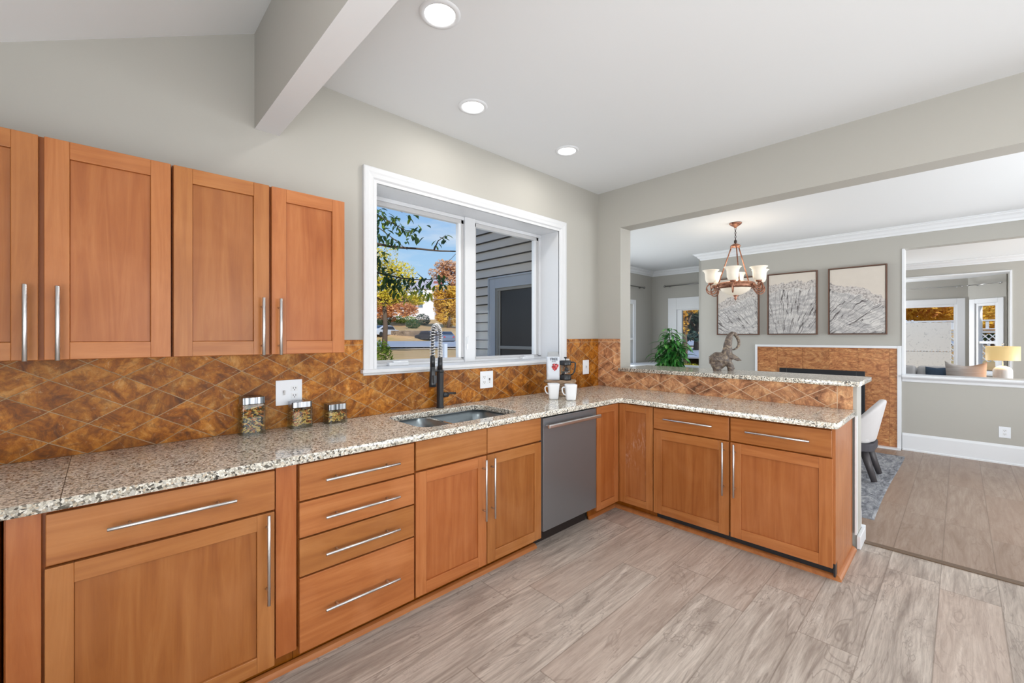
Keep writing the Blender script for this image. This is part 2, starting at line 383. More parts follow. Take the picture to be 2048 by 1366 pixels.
# ================================================================== mesh helpers
class MB:
    def __init__(s): s.v = []; s.f = []; s.m = []; s.sm = []
    def add(s, vs, fs, mi=0, smooth=False):
        o = len(s.v); s.v += [tuple(v) for v in vs]
        for f in fs: s.f.append([o + i for i in f]); s.m.append(mi); s.sm.append(smooth)
        return s
    def box(s, x0, x1, y0, y1, z0, z1, mi=0, rot=None, c=None):
        vs = [(x, y, z) for z in (z0, z1) for y in (y0, y1) for x in (x0, x1)]
        if rot is not None:
            c = Vector(c or ((x0 + x1) / 2, (y0 + y1) / 2, (z0 + z1) / 2))
            vs = [tuple(c + rot @ (Vector(v) - c)) for v in vs]
        return s.add(vs, [(0, 2, 3, 1), (4, 5, 7, 6), (0, 1, 5, 4), (2, 6, 7, 3), (0, 4, 6, 2), (1, 3, 7, 5)], mi)
    def tube(s, pts, r, seg=10, mi=0, caps=True, smooth=True, closed=False):
        P = [Vector(p) for p in pts]; R = r if isinstance(r, (list, tuple)) else [r] * len(P)
        n = len(P); rings = []; up = None
        for i in range(n):
            if closed: t = P[(i + 1) % n] - P[i - 1]
            else: t = P[min(i + 1, n - 1)] - P[max(i - 1, 0)]
            if t.length < 1e-9: t = Vector((0, 0, 1))
            t.normalize()
            if up is None:
                up = Vector((0, 0, 1)) if abs(t.z) < 0.9 else Vector((1, 0, 0))
            a = t.cross(up)
            if a.length < 1e-6: a = t.cross(Vector((0, 1, 0)))
            a.normalize(); b = a.cross(t).normalized(); up = b
            rings.append([P[i] + (a * math.cos(2 * PI * k / seg) + b * math.sin(2 * PI * k / seg)) * R[i] for k in range(seg)])
        vs = [v for ring in rings for v in ring]; fs = []
        for i in range(n if closed else n - 1):
            j = (i + 1) % n
            for k in range(seg):
                k2 = (k + 1) % seg
                fs.append((i * seg + k, i * seg + k2, j * seg + k2, j * seg + k))
        s.add(vs, fs, mi, smooth)
        if caps and not closed:
            o = len(s.v) - len(vs)
            s.f.append([o + k for k in range(seg)][::-1]); s.m.append(mi); s.sm.append(False)
            s.f.append([o + (n - 1) * seg + k for k in range(seg)]); s.m.append(mi); s.sm.append(False)
        return s
    def cyl(s, p0, p1, r, seg=16, mi=0, r1=None): return s.tube([p0, p1], [r, r if r1 is None else r1], seg, mi)
    def lathe(s, prof, c=(0, 0, 0), seg=28, mi=0, smooth=True, rib=None):
        vs = []; c = Vector(c)
        for r, z in prof:
            for k in range(seg):
                rr = r * (1 + (rib if (rib and k % 2) else 0)); a = 2 * PI * k / seg
                vs.append(c + Vector((rr * math.cos(a), rr * math.sin(a), z)))
        fs = []
        for i in range(len(prof) - 1):
            for k in range(seg):
                k2 = (k + 1) % seg; fs.append((i * seg + k, i * seg + k2, (i + 1) * seg + k2, (i + 1) * seg + k))
        return s.add(vs, fs, mi, smooth)
    def prism(s, pts, z0, z1, mi=0):
        n = len(pts); vs = [(x, y, z0) for x, y in pts] + [(x, y, z1) for x, y in pts]
        fs = [tuple(range(n))[::-1], tuple(range(n, 2 * n))] + [(i, (i + 1) % n, n + (i + 1) % n, n + i) for i in range(n)]
        return s.add(vs, fs, mi)
    def extr(s, pts3, d, mi=0):
        """polygon of 3-D points pushed along vector d"""
        n = len(pts3); d = Vector(d); a = [Vector(p) for p in pts3]; vs = a + [p + d for p in a]
        fs = [tuple(range(n))[::-1], tuple(range(n, 2 * n))] + [(i, (i + 1) % n, n + (i + 1) % n, n + i) for i in range(n)]
        return s.add(vs, fs, mi)
    def grid(s, fn, nu, nv, mi=0, smooth=True, cu=False):
        vs = [fn(i / (nu if cu else nu - 1), j / (nv - 1)) for j in range(nv) for i in range(nu)]; fs = []
        for j in range(nv - 1):
            for i in range(nu if cu else nu - 1):
                i2 = (i + 1) % nu; fs.append((j * nu + i, j * nu + i2, (j + 1) * nu + i2, (j + 1) * nu + i))
        return s.add(vs, fs, mi, smooth)
    def ball(s, c, r, seg=16, mi=0):
        r = r if isinstance(r, (tuple, list)) else (r, r, r); c = Vector(c)
        return s.grid(lambda u, v: c + Vector((r[0] * math.cos(2 * PI * u) * math.sin(PI * v), r[1] * math.sin(2 * PI * u) * math.sin(PI * v), -r[2] * math.cos(PI * v))), seg, seg // 2 + 1, mi, True, True)

def lk(o, parent=None):
    COL.objects.link(o)
    if parent is not None:
        o.parent = parent
        off = Vector((0, 0, 0)); p = parent
        while p is not None: off += p.location; p = p.parent
        o.data.transform(Matrix.Translation(-off))     # vertices stay where they stand in the room
    return o
def build(mb, name, mats, parent=None, bevel=0.0, seg=2, fix=True):
    me = bpy.data.meshes.new(name); me.from_pydata(mb.v, [], mb.f)
    for i, f in enumerate(me.polygons): f.material_index = mb.m[i]; f.use_smooth = mb.sm[i]
    for m in (mats if isinstance(mats, (list, tuple)) else [mats]): me.materials.append(M[m] if isinstance(m, str) else m)
    if fix:
        bm = bmesh.new(); bm.from_mesh(me); bmesh.ops.recalc_face_normals(bm, faces=bm.faces); bm.to_mesh(me); bm.free()
    me.update()
    o = bpy.data.objects.new(name, me); lk(o, parent)
    if bevel:
        b = o.modifiers.new('bevel', 'BEVEL'); b.width = bevel; b.segments = seg; b.limit_method = 'ANGLE'; b.angle_limit = math.radians(40)
    return o
def tag(o, label, cat, group=None, kind=None):
    o['label'] = label; o['category'] = cat
    if group: o['group'] = group
    if kind: o['kind'] = kind
    return o
def empty(name, loc, label, cat, group=None):
    o = bpy.data.objects.new(name, None); COL.objects.link(o); o.location = loc; o.empty_display_size = 0.1
    return tag(o, label, cat, group)
def struct(mb, name, mats, bevel=0.0):
    o = build(mb, name, mats, None, bevel); o['kind'] = 'structure'; return o
def copy_tree(o, parent=None):
    c = o.copy(); COL.objects.link(c); c.parent = parent
    for ch in list(o.children): copy_tree(ch, c)
    return c
def curve_prism(loops, z0, z1, name, m, parent=None, bev=0.0):
    """flat outline with holes (first loop outer) -> solid slab through a filled 2-D curve"""
    cu = bpy.data.curves.new(name, 'CURVE'); cu.dimensions = '2D'; cu.fill_mode = 'BOTH'
    for lp in loops:
        sp = cu.splines.new('POLY'); sp.points.add(len(lp) - 1)
        for i, (x, y) in enumerate(lp): sp.points[i].co = (x, y, 0, 1)
        sp.use_cyclic_u = True
    cu.extrude = (z1 - z0) / 2 - bev; cu.bevel_depth = bev; cu.bevel_resolution = 2; cu.offset = -bev
    t = bpy.data.objects.new(name + '_c', cu); COL.objects.link(t)
    bpy.context.view_layer.update()
    me = bpy.data.meshes.new_from_object(t.evaluated_get(bpy.context.evaluated_depsgraph_get()))
    bpy.data.objects.remove(t)
    for v in me.vertices: v.co.z += (z0 + z1) / 2
    me.materials.clear(); me.materials.append(M[m])
    o = bpy.data.objects.new(name, me); return lk(o, parent)
def rrect(x0, x1, y0, y1, r, n=6):
    pts = []
    for cx, cy, a0 in ((x1 - r, y0 + r, -PI / 2), (x1 - r, y1 - r, 0), (x0 + r, y1 - r, PI / 2), (x0 + r, y0 + r, PI)):
        for k in range(n + 1):
            a = a0 + PI / 2 * k / n; pts.append((cx + r * math.cos(a), cy + r * math.sin(a)))
    return pts
def at(px, fwd):
    """floor plan point seen at picture column px, fwd metres ahead of the camera"""
    u = (px - 1024) / FPX; return (fwd * (CA + u * SA), fwd * (SA - u * CA))
def zat(py, fwd): return CAMZ + (674 - py) / FPX * fwd

# ================================================================== ROOM SHELL
YW = 2.53; XW = 3.62; CZ = 2.84; DZ = 2.77
# floor
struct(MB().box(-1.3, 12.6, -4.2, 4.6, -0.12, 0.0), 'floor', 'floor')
# window wall of the kitchen with the opening
WX0, WX1, WZ0, WZ1 = 1.239, 3.004, 1.20, 2.362
wb = MB()
J = 0.021
wb.box(-1.3, WX0 - J, YW, YW + 0.16, 0, 3.4); wb.box(WX1 + J, 3.80, YW, YW + 0.16, 0, 3.4)
wb.box(WX0 - J, WX1 + J, YW, YW + 0.16, 0, WZ0 - 0.023); wb.box(WX0 - J, WX1 + J, YW, YW + 0.16, WZ1 + J, 3.4)
struct(wb, 'wall_window', 'wall')
# partition wall: corner pier, header, pony wall
struct(MB().box(XW, 3.80, 2.271, YW, 0, CZ), 'wall_corner_pier', 'wall')
struct(MB().box(XW, 3.80, -1.4, 2.271, 2.458, CZ + 0.1), 'wall_header', 'wall')
struct(MB().box(XW, 3.80, -4.2, -1.4, 0, CZ + 0.1), 'wall_partition', 'wall')
struct(MB().box(XW, 3.80, 0.475, 2.271, 0, 1.07), 'wall_pony', 'wall')
# kitchen ceilings, dropped beam
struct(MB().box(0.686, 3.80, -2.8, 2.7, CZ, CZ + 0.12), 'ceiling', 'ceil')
bm_ = MB(); bm_.box(0.57, 0.686, -2.7, YW, 2.482, 3.4, 0); bm_.box(0.5705, 0.6855, -2.7, YW, 2.480, 2.4825, 1)
struct(bm_, 'trim_beam', ['wall', 'ceil'])
zl = lambda x: 2.523 + 0.527 * (x + 0.283)
sl = MB().add([(-1.3, -2.8, zl(-1.3)), (0.57, -2.8, zl(0.57)), (0.57, 2.6, zl(0.57)), (-1.3, 2.6, zl(-1.3)),
               (-1.3, -2.8, zl(-1.3) + .1), (0.57, -2.8, zl(0.57) + .1), (0.57, 2.6, zl(0.57) + .1), (-1.3, 2.6, zl(-1.3) + .1)],
              [(0, 1, 2, 3), (4, 5, 6, 7), (0, 1, 5, 4), (1, 2, 6, 5), (2, 3, 7, 6), (3, 0, 4, 7)])
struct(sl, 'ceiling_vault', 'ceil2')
# left and back walls behind the camera, each with an unseen opening added for fill light
lw = MB(); lw.box(-1.3, -1.2, -2.7, -2.0, 0, 2.2); lw.box(-1.3, -1.2, 0.2, YW, 0, 2.2); lw.box(-1.3, -1.2, -2.0, 0.2, 1.9, 2.2)
struct(lw, 'wall_left', 'wall')
bw = MB(); bw.box(-1.3, -0.5, -2.7, -2.6, 0, 3.3); bw.box(2.5, XW, -2.7, -2.6, 0, 3.3); bw.box(-0.5, 2.5, -2.7, -2.6, 2.35, 3.3)
struct(bw, 'wall_back', 'wall')
struct(MB().box(-1.6, 11, -9.5, -4.35, 2.95, 3.05).box(-1.6, 4, -4.35, -2.75, 2.95, 3.05).box(-4.2, -1.31, -9.5, 3.2, 2.25, 2.35), 'trim_sun_blocker', 'ceil')  # unseen slabs added to keep sun out of the openings
# dining room
struct(MB().box(3.80, 8.5, -4.2, 4.6, DZ, DZ + 0.12).box(7.2, 11.2, -4.2, 2.98, DZ, DZ + 0.12), 'ceiling_dining', 'ceil')
dn = MB(); dn.box(3.80, 4.3, 4.5, 4.62, 0, DZ); dn.box(7.62, 8.5, 4.5, 4.62, 0, DZ); dn.box(4.3, 7.62, 4.5, 4.62, 0, 0.70); dn.box(4.3, 7.62, 4.5, 4.62, 2.05, DZ)
struct(dn, 'wall_dining_far_left', 'wall')
rc = MB(); rc.box(8.4, 8.52, 3.96, 4.5, 0, DZ); rc.box(8.4, 8.52, 2.98, 3.96, 1.95, DZ); rc.box(8.4, 8.52, 2.98, 3.96, 0, 0.80)
struct(rc, 'wall_recess', 'wall')
struct(MB().box(7.2, 8.52, 2.86, 2.98, 0, DZ).box(7.2, 7.35, 0.5, 2.86, 0, DZ), 'wall_chimney', 'wall')
struct(MB().box(7.2, 7.35, -4.2, 0.5, 0, 0.90), 'wall_half', 'wall')
struct(MB().box(7.2, 7.35, -4.2, 0.5, 2.495, DZ), 'wall_living_header', 'wall')
db = MB(); db.box(3.8, 4.1, -1.75, -1.65, 0, DZ); db.box(6.3, 7.2, -1.75, -1.65, 0, DZ); db.box(4.1, 6.3, -1.75, -1.65, 2.25, DZ)
struct(db, 'wall_dining_back', 'wall')
# exterior wall of the dining wing, seen through the kitchen window (siding comes later)
struct(MB().box(3.80, 3.92, 2.69, 4.96, -0.5, 3.2), 'wall_wing', 'wall')
# living room far wall with the bay opening
lv = MB(); lv.box(11.04, 11.16, 2.2, 3.1, 0, DZ); lv.box(11.04, 11.16, -4.2, -0.582, 0, DZ); lv.box(11.04, 11.16, -0.582, 2.2, 2.527, DZ)
struct(lv, 'wall_living', 'wall')
struct(MB().box(7.35, 11.16, 2.98, 3.08, 0, DZ), 'wall_living_left', 'wall')
lb = MB(); lb.box(7.35, 7.9, -4.2, -4.1, 0, DZ); lb.box(10.5, 11.1, -4.2, -4.1, 0, DZ); lb.box(7.9, 10.5, -4.2, -4.1, 2.25, DZ)
struct(lb, 'wall_living_back', 'wall')
struct(MB().box(11.16, 12.4, -0.9, 2.5, 2.527, 2.65), 'ceiling_bay', 'ceil')

# ---- bay walls and windows
def wall_poly(name, p0, p1, holes, z1=2.527, th=0.10, m='wall'):
    """vertical wall from p0 to p1 (plan), holes = (t0,t1,za,zb) along it"""
    a, b = Vector((*p0, 0)), Vector((*p1, 0)); L = (b - a).length; d = (b - a) / L; nn = Vector((-d.y, d.x, 0)) * th
    mb = MB()
    def blk(t0, t1, za, zb):
        q = [a + d * t0, a + d * t1, a + d * t1 + nn, a + d * t0 + nn]
        mb.prism([(v.x, v.y) for v in q], za, zb)
    ts = sorted(holes); cur = 0
    for t0, t1, za, zb in ts:
        blk(cur, t0, 0, z1); blk(t0, t1, 0, za); blk(t0, t1, zb, z1); cur = t1
    blk(cur, L, 0, z1)
    return struct(mb, name, m), a, d, nn
def framed_window(name, a, d, t0, t1, za, zb, casing=0.10, rail=None, sashw=0.045, depth=0.06, facing=None):
    """casing on the room side, frame, sash and glass pane, all as parts of a window structure"""
    mb = MB(); nn = Vector((-d.y, d.x, 0))
    def bar(mbx, s0, s1, z0, z1, o0, o1, mi=0):
        q = [a + d * s0 + nn * o0, a + d * s1 + nn * o0, a + d * s1 + nn * o1, a + d * s0 + nn * o1]
        mbx.prism([(v.x, v.y) for v in q], z0, z1, mi)
    c = casing
    bar(mb, t0 - c, t0, za - c, zb + c, -0.02, 0.0); bar(mb, t1, t1 + c, za - c, zb + c, -0.02, 0.0)
    bar(mb, t0, t1, zb, zb + c, -0.02, 0.0); bar(mb, t0 - c * .2, t1 + c * .2, za - 0.03, za, -0.05, 0.0)
    w = struct(mb, name, 'white', 0.004)
    f = MB(); q = sashw
    bar(f, t0, t0 + q, za, zb, 0, depth); bar(f, t1 - q, t1, za, zb, 0, depth)
    bar(f, t0 + q, t1 - q, zb - q, zb, 0, depth); bar(f, t0 + q, t1 - q, za, za + q, 0, depth)
    if rail: bar(f, t0 + q, t1 - q, rail - 0.025, rail + 0.025, 0.01, depth)
    build(f, 'sash', 'white', w, 0.003)
    g = MB(); bar(g, t0 + q, t1 - q, za + q, zb - q, depth * .55, depth * .6)
    build(g, 'pane', 'glass', w)
    return w
_, a_, d_, n_ = wall_poly('wall_bay_front', (12.0, 2.2), (12.0, -0.10), [(0.60, 2.154, 0.72, 2.04)])
framed_window('window_3', a_, -(-d_), 0.60, 2.154, 0.72, 2.04, casing=0.11, depth=0.08)
_, a_, d_, n_ = wall_poly('wall_bay_side', (12.0, -0.10), (11.63, -0.566), [(0.12, 0.48, 0.72, 2.03)])
framed_window('window_4', a_, d_, 0.12, 0.48, 0.72, 2.03, casing=0.085, rail=1.30, depth=0.09, sashw=0.05)
struct(MB().box(11.16, 11.75, -0.68, -0.582, 0, 2.527), 'wall_bay_return', 'wall')
struct(MB().box(11.16, 11.26, 2.2, 2.3, 0, 2.527).box(11.94, 12.1, 2.2, 2.3, 0, 2.527).box(11.26, 11.94, 2.2, 2.3, 0, 0.7).box(11.26, 11.94, 2.2, 2.3, 2.04, 2.527), 'wall_bay_left', 'wall')
# white edging around the bay opening
struct(MB().box(11.025, 11.16, -0.582, 2.2, 2.505, 2.527).box(11.025, 11.16, -0.600, -0.578, 0, 2.527), 'trim_bay_opening', 'white')

# ---- crown mouldings (profile swept)
def sweep_profile(path, prof, name, m='white', inward=1):
    """path: plan points (open), prof: (offset into room, z) points; mitred"""
    mb = MB(); n_p = len(path); rings = []
    for i in range(n_p):
        p = Vector(path[i])
        if i == 0: d0 = d1 = (Vector(path[1]) - p).normalized()
        elif i == n_p - 1: d0 = d1 = (p - Vector(path[i - 1])).normalized()
        else: d0 = (p - Vector(path[i - 1])).normalized(); d1 = (Vector(path[i + 1]) - p).normalized()
        n0 = Vector((-d0.y, d0.x)) * inward; n1 = Vector((-d1.y, d1.x)) * inward
        bis = (n0 + n1).normalized(); k = 1 / max(0.3, bis.dot(n0))
        rings.append([(p.x + bis.x * k * o, p.y + bis.y * k * o, z) for o, z in prof])
    vs = [v for r in rings for v in r]; q = len(prof); fs = []
    for i in range(n_p - 1):
        for j in range(q): j2 = (j + 1) % q; fs.append((i * q + j, i * q + j2, (i + 1) * q + j2, (i + 1) * q + j))
    fs.append(tuple(range(q))); fs.append(tuple((n_p - 1) * q + j for j in range(q))[::-1])
    mb.add(vs, fs); o = struct(mb, name, m); return o
CR = [(0.0, 2.668), (0.012, 2.668), (0.018, 2.690), (0.034, 2.700), (0.052, 2.728), (0.078, 2.745), (0.084, 2.757), (0.100, 2.760), (0.100, 2.77), (0.0, 2.77)]
sweep_profile([(7.2, -1.65), (7.2, 2.98), (8.4, 2.98), (8.4, 4.5), (3.8, 4.5), (3.8, -1.65)], CR, 'trim_crown_dining')
sweep_profile([(11.04, -4.1), (11.04, 2.98), (7.35, 2.98)], CR, 'trim_crown_living')
# ---- baseboards
BB = [(0, 0), (0.028, 0.0), (0.028, 0.015), (0.018, 0.022), (0.018, 0.185), (0.012, 0.198), (0.006, 0.212), (0, 0.212)]
sweep_profile([(7.2, -1.65), (7.2, 0.5)], BB, 'baseboard_half_wall')
sweep_profile([(8.4, 2.98), (8.4, 4.5), (3.8, 4.5), (3.8, 0.475)], BB, 'baseboard_dining')
BS = [(0, 0), (0.022, 0.0), (0.018, 0.075), (0.010, 0.10), (0, 0.10)]
struct(MB().box(3.602, 3.802, 0.452, 0.4745, 0, 0.085).box(3.802, 3.820, 0.452, 2.2, 0, 0.10), 'baseboard_pony_wall', 'white', 0.004)
# half wall cap with moulding below it
HC = [(0, 0.845), (0.014, 0.850), (0.016, 0.875), (0.034, 0.895), (0.040, 0.905), (0.075, 0.905), (0.078, 0.918), (0.072, 0.932), (-0.22, 0.932), (-0.22, 0.90), (0, 0.90)]
sweep_profile([(7.2, -4.1), (7.2, 0.5)], HC, 'trim_half_wall_cap')
struct(MB().box(7.185, 7.37, 0.478, 0.502, 0.932, 2.495), 'trim_living_jamb', 'white')
struct(MB().box(3.735, 3.785, -1.4, 0.475, 0.0, 0.007), 'trim_threshold', mat('threshold_bronze', srgb(112, 92, 74), 0.4, 0.2), 0.002)

# ---- kitchen window: casing, deep jambs, two casements
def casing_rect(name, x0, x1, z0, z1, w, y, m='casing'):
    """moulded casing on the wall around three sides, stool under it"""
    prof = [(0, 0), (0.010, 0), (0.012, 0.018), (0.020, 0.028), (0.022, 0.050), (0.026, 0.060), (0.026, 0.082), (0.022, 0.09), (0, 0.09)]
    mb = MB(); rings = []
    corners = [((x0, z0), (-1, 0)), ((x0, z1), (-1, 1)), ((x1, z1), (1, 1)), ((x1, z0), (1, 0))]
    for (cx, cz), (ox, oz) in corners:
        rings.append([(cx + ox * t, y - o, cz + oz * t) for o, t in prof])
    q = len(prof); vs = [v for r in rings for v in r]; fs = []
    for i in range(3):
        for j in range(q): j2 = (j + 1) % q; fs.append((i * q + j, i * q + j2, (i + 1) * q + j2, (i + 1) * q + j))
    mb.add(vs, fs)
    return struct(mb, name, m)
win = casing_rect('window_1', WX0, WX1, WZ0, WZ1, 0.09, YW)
YS = 2.745
jb = MB()
jb.box(WX0 - 0.02, WX0, YW - 0.005, 2.86, WZ0 - 0.02, WZ1 + 0.02); jb.box(WX1, WX1 + 0.02, YW - 0.005, 2.86, WZ0 - 0.02, WZ1 + 0.02)
jb.box(WX0, WX1, YW - 0.005, 2.86, WZ1, WZ1 + 0.02)
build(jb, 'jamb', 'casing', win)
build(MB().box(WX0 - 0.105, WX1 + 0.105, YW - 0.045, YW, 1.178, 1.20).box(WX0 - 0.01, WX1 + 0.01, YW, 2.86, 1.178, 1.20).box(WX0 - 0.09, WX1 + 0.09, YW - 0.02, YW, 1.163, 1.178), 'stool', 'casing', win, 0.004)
fr = MB()
fr.box(WX0, WX1, YS, 2.80, WZ0, 1.218); fr.box(WX0, WX1, YS, 2.80, 2.335, WZ1)
fr.box(WX0, 1.275, YS, 2.80, 1.228, 2.335); fr.box(2.975, WX1, YS, 2.80, 1.228, 2.335); fr.box(2.095, 2.200, YS - 0.01, 2.80, WZ0, WZ1)
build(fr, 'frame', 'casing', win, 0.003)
def sash(x0, x1):
    s = MB(); w = 0.030
    s.box(x0, x1, YS + 0.01, YS + 0.05, 1.218, 1.238); s.box(x0, x1, YS + 0.01, YS + 0.05, 2.335 - w, 2.335)
    s.box(x0, x0 + w * .8, YS + 0.01, YS + 0.05, 1.228, 2.335); s.box(x1 - w * 1.6, x1 - w * .8, YS + 0.012, YS + 0.05, 1.228, 2.335, 1); s.box(x1 - w * .8, x1, YS + 0.01, YS + 0.05, 1.228, 2.335)
    o = build(s, 'sash', ['sash', 'white'], win, 0.002)
    build(MB().box(x0 + .02, x1 - .04, YS + 0.028, YS + 0.032, 1.25, 2.31), 'pane', 'glass', o)
sash(1.275, 2.095); sash(2.200, 2.975)
for cx in (1.50, 2.80):
    c = MB(); c.box(cx - 0.075, cx + 0.075, YS - 0.035, YS + 0.005, 1.200, 1.222); c.box(cx - 0.045, cx + 0.07, YS - 0.040, YS - 0.02, 1.220, 1.232)
    build(c, 'crank', 'white', win, 0.004)
lc = MB(); lc.box(2.108, 2.122, YS - 0.016, YS - 0.009, 1.30, 1.40); lc.cyl((2.115, YS - 0.018, 1.345), (2.121, YS - 0.026, 1.41), 0.004, 8)
build(lc, 'latch', 'white', win, 0.002)

# ---- tiled splashbacks (wall finishes)
ts = MB(); ts.box(-1.2, WX0 - 0.09, YW - 0.010, YW, 0.914, 1.382); ts.box(WX0 - 0.09, WX1 + 0.09, YW - 0.010, YW, 0.914, 1.170); ts.box(WX1 + 0.09, XW, YW - 0.010, YW, 0.914, 1.382)
struct(ts, 'trim_backsplash_window_wall', 'tile_wall')
ts = MB(); ts.box(XW - 0.010, XW, 2.271, YW - 0.01, 0.914, 1.382); ts.box(XW - 0.010, XW, 0.495, 2.271, 0.914, 1.07)
struct(ts, 'trim_backsplash_pony_wall', 'tile_side')

# ================================================================== COUNTERTOPS
CT = 0.914
outer = [(-1.2, YW - 0.012), (-1.2, 1.870), (2.955, 1.870), (2.975, 1.850), (2.975, 0.500), (3.000, 0.475), (XW - 0.012, 0.475), (XW - 0.012, YW - 0.012)]
hole = rrect(1.235, 1.965, 1.975, 2.405, 0.075)
ct = curve_prism([outer, hole], 0.879, CT, 'countertop', 'granite', None, 0.004)
tag(ct, 'L-shaped speckled beige granite countertop on the wooden base cabinets, sink cut into it', 'countertop')
build(MB().box(-0.0925, -0.0908, 1.868, YW - 0.013, 0.905, CT + 0.0006), 'seam', mat('seam_dark', srgb(70, 66, 58), 0.4), ct)
bo = [(3.575, 2.268), (3.575, 0.48), (3.595, 0.455), (4.12, 0.455), (4.12, 2.268)]
bt = curve_prism([bo], 1.072, 1.105, 'bar_top', 'granite', None, 0.004)
tag(bt, 'raised granite bar ledge on top of the low tiled wall', 'bar top')
build(MB().box(3.802, 3.95, 0.50, 0.53, 1.035, 1.0715), 'support_bracket', mat('raw_wood', srgb(168, 142, 108), 0.7), bt)

# ================================================================== CABINETS
DT = 0.020      # door thickness
def handle(p0, p1, out, parent, r=0.0062):
    """bar pull: rod p0-p1 at its distance, posts back along -out to the door"""
    p0, p1, out = Vector(p0), Vector(p1), Vector(out)
    mb = MB(); mb.cyl(p0, p1, r, 14)
    L = (p1 - p0).length; d = (p1 - p0) / L
    for t in (min(0.055, L * .16), L - min(0.055, L * .16)):
        q = p0 + d * t; mb.cyl(q, q - out * 0.0335, r * 0.72, 10)
    return build(mb, 'handle', 'steel', parent, 0.0012, 1)
def frame_y(x0, x1, z0, z1, yf, parent, name='door', w=0.062, mid='wz', rails='wx'):
    """shaker door facing -y, front at yf"""
    mb = MB(); y1 = yf + DT
    mb.box(x0, x0 + w, yf, y1, z0, z1, 0); mb.box(x1 - w, x1, yf, y1, z0, z1, 0)
    mb.box(x0 + w, x1 - w, yf, y1, z0, z0 + w, 1); mb.box(x0 + w, x1 - w, yf, y1, z1 - w, z1, 1)
    mb.box(x0 + w, x1 - w, yf + 0.009, y1 - 0.002, z0 + w, z1 - w, 2)
    return build(mb, name, [mid, rails, 'wpanel'], parent, 0.0018)
def frame_x(y0, y1, z0, z1, xf, parent, name='door', w=0.062):
    mb = MB(); x1 = xf + DT
    mb.box(xf, x1, y0, y0 + w, z0, z1, 0); mb.box(xf, x1, y1 - w, y1, z0, z1, 0)
    mb.box(xf, x1, y0 + w, y1 - w, z0, z0 + w, 1); mb.box(xf, x1, y0 + w, y1 - w, z1 - w, z1, 1)
    mb.box(xf + 0.009, x1 - 0.002, y0 + w, y1 - w, z0 + w, z1 - w, 2)
    return build(mb, name, ['wz', 'wy', 'wpanel'], parent, 0.0018)
def slab_y(x0, x1, z0, z1, yf, parent, name='drawer'): return build(MB().box(x0, x1, yf, yf + DT, z0, z1), name, 'wx', parent, 0.0025)
def slab_x(y0, y1, z0, z1, xf, parent, name='drawer'): return build(MB().box(xf, xf + DT, y0, y1, z0, z1), name, 'wy', parent, 0.0025)
YF = 1.90; YB = YW - 0.012
def case_y(x0, x1, z0, z1, yf, yb, parent, name='body'):
    return build(MB().box(x0, x1, yf + DT + 0.001, yb, z0, z1), name, 'wframe', parent, 0.001)

# --- wall cabinets
UF = 2.20
def upper(loc, x0, x1, doors, label):
    e = empty('wall_cabinet', loc, label, 'cabinet', 'wall cabinets over the backsplash')
    case_y(x0, x1, 1.318, 2.100, UF, YW - 0.012, e)
    for a, b, hx in doors:
        d = frame_y(a, b, 1.320, 2.098, UF, e)
        handle((hx, UF - 0.035, 1.318), (hx, UF - 0.035, 1.578), (0, -1, 0), d, 0.0068)
    return e
upper((-0.153, 2.36, 1.318), -0.508, 0.203, [(-0.504, -0.161, -0.189), (-0.147, 0.199, -0.113)], 'wooden wall cabinet at the left edge, two doors with pulls meeting between them')
upper((0.555, 2.36, 1.318), 0.205, 0.908, [(0.208, 0.555, 0.525), (0.566, 0.905, 0.596)], 'wooden wall cabinet nearest the window, two doors with pulls meeting between them')

# --- base cabinets, window run
def base(loc, label): return empty('base_cabinet', loc, label, 'cabinet', 'base cabinets')
e = base((-0.55, 2.2, 0), 'wooden base cabinet cut by the left edge of the photo')
case_y(-1.0, -0.215, 0.10, 0.878, YF, YB, e)
d = frame_y(-0.99, -0.225, 0.105, 0.862, YF, e); handle((-0.25, YF - .035, .35), (-0.25, YF - .035, .70), (0, -1, 0), d)
build(MB().box(-1.0, -0.215, 1.975, 1.99, 0, 0.10), 'toe_kick', 'wframe', e)
e = base((0.2, 2.2, 0), 'wide wooden base cabinet, one drawer over one door, left of the four-drawer unit')
case_y(-0.208, 0.588, 0.10, 0.878, YF, YB, e)
build(MB().box(-0.203, -0.133, YF + 0.006, YF + DT + 0.002, 0.102, 0.876), 'stile', 'wpanel', e, 0.001)
build(MB().box(0.505, 0.583, YF + 0.006, YF + DT + 0.002, 0.102, 0.876), 'stile', 'wpanel', e, 0.001)
d = slab_y(-0.124, 0.500, 0.708, 0.864, YF, e); handle((0.010, YF - .035, .789), (0.363, YF - .035, .789), (0, -1, 0), d)
d = frame_y(-0.126, 0.499, 0.082, 0.700, YF, e); handle((0.470, YF - .035, .350), (0.470, YF - .035, .703), (0, -1, 0), d)
build(MB().box(-0.208, 0.588, 1.975, 1.99, 0, 0.10), 'toe_kick', 'wframe', e)
e = base((0.864, 2.2, 0), 'wooden base cabinet with a stack of four drawers')
case_y(0.590, 1.139, 0.10, 0.878, YF, YB, e)
for z0, z1, hz in ((0.715, 0.866, .790), (0.560, 0.707, .630), (0.398, 0.553, .473), (0.079, 0.391, .235)):
    d = slab_y(0.593, 1.135, z0, z1, YF, e); handle((0.688, YF - .035, hz), (1.038, YF - .035, hz), (0, -1, 0), d)
build(MB().box(0.590, 1.139, 1.975, 1.99, 0, 0.10), 'toe_kick', 'wframe', e)
e = base((1.61, 2.2, 0), 'wooden sink base cabinet with two doors and two plain false fronts, left of the dishwasher')
sb = MB(); sb.box(1.141, 2.083, YF + DT + .001, YF + 0.04, 0.10, 0.878); sb.box(1.141, 1.158, YF + .04, YB, 0.10, 0.878); sb.box(2.066, 2.083, YF + .04, YB, 0.10, 0.878)
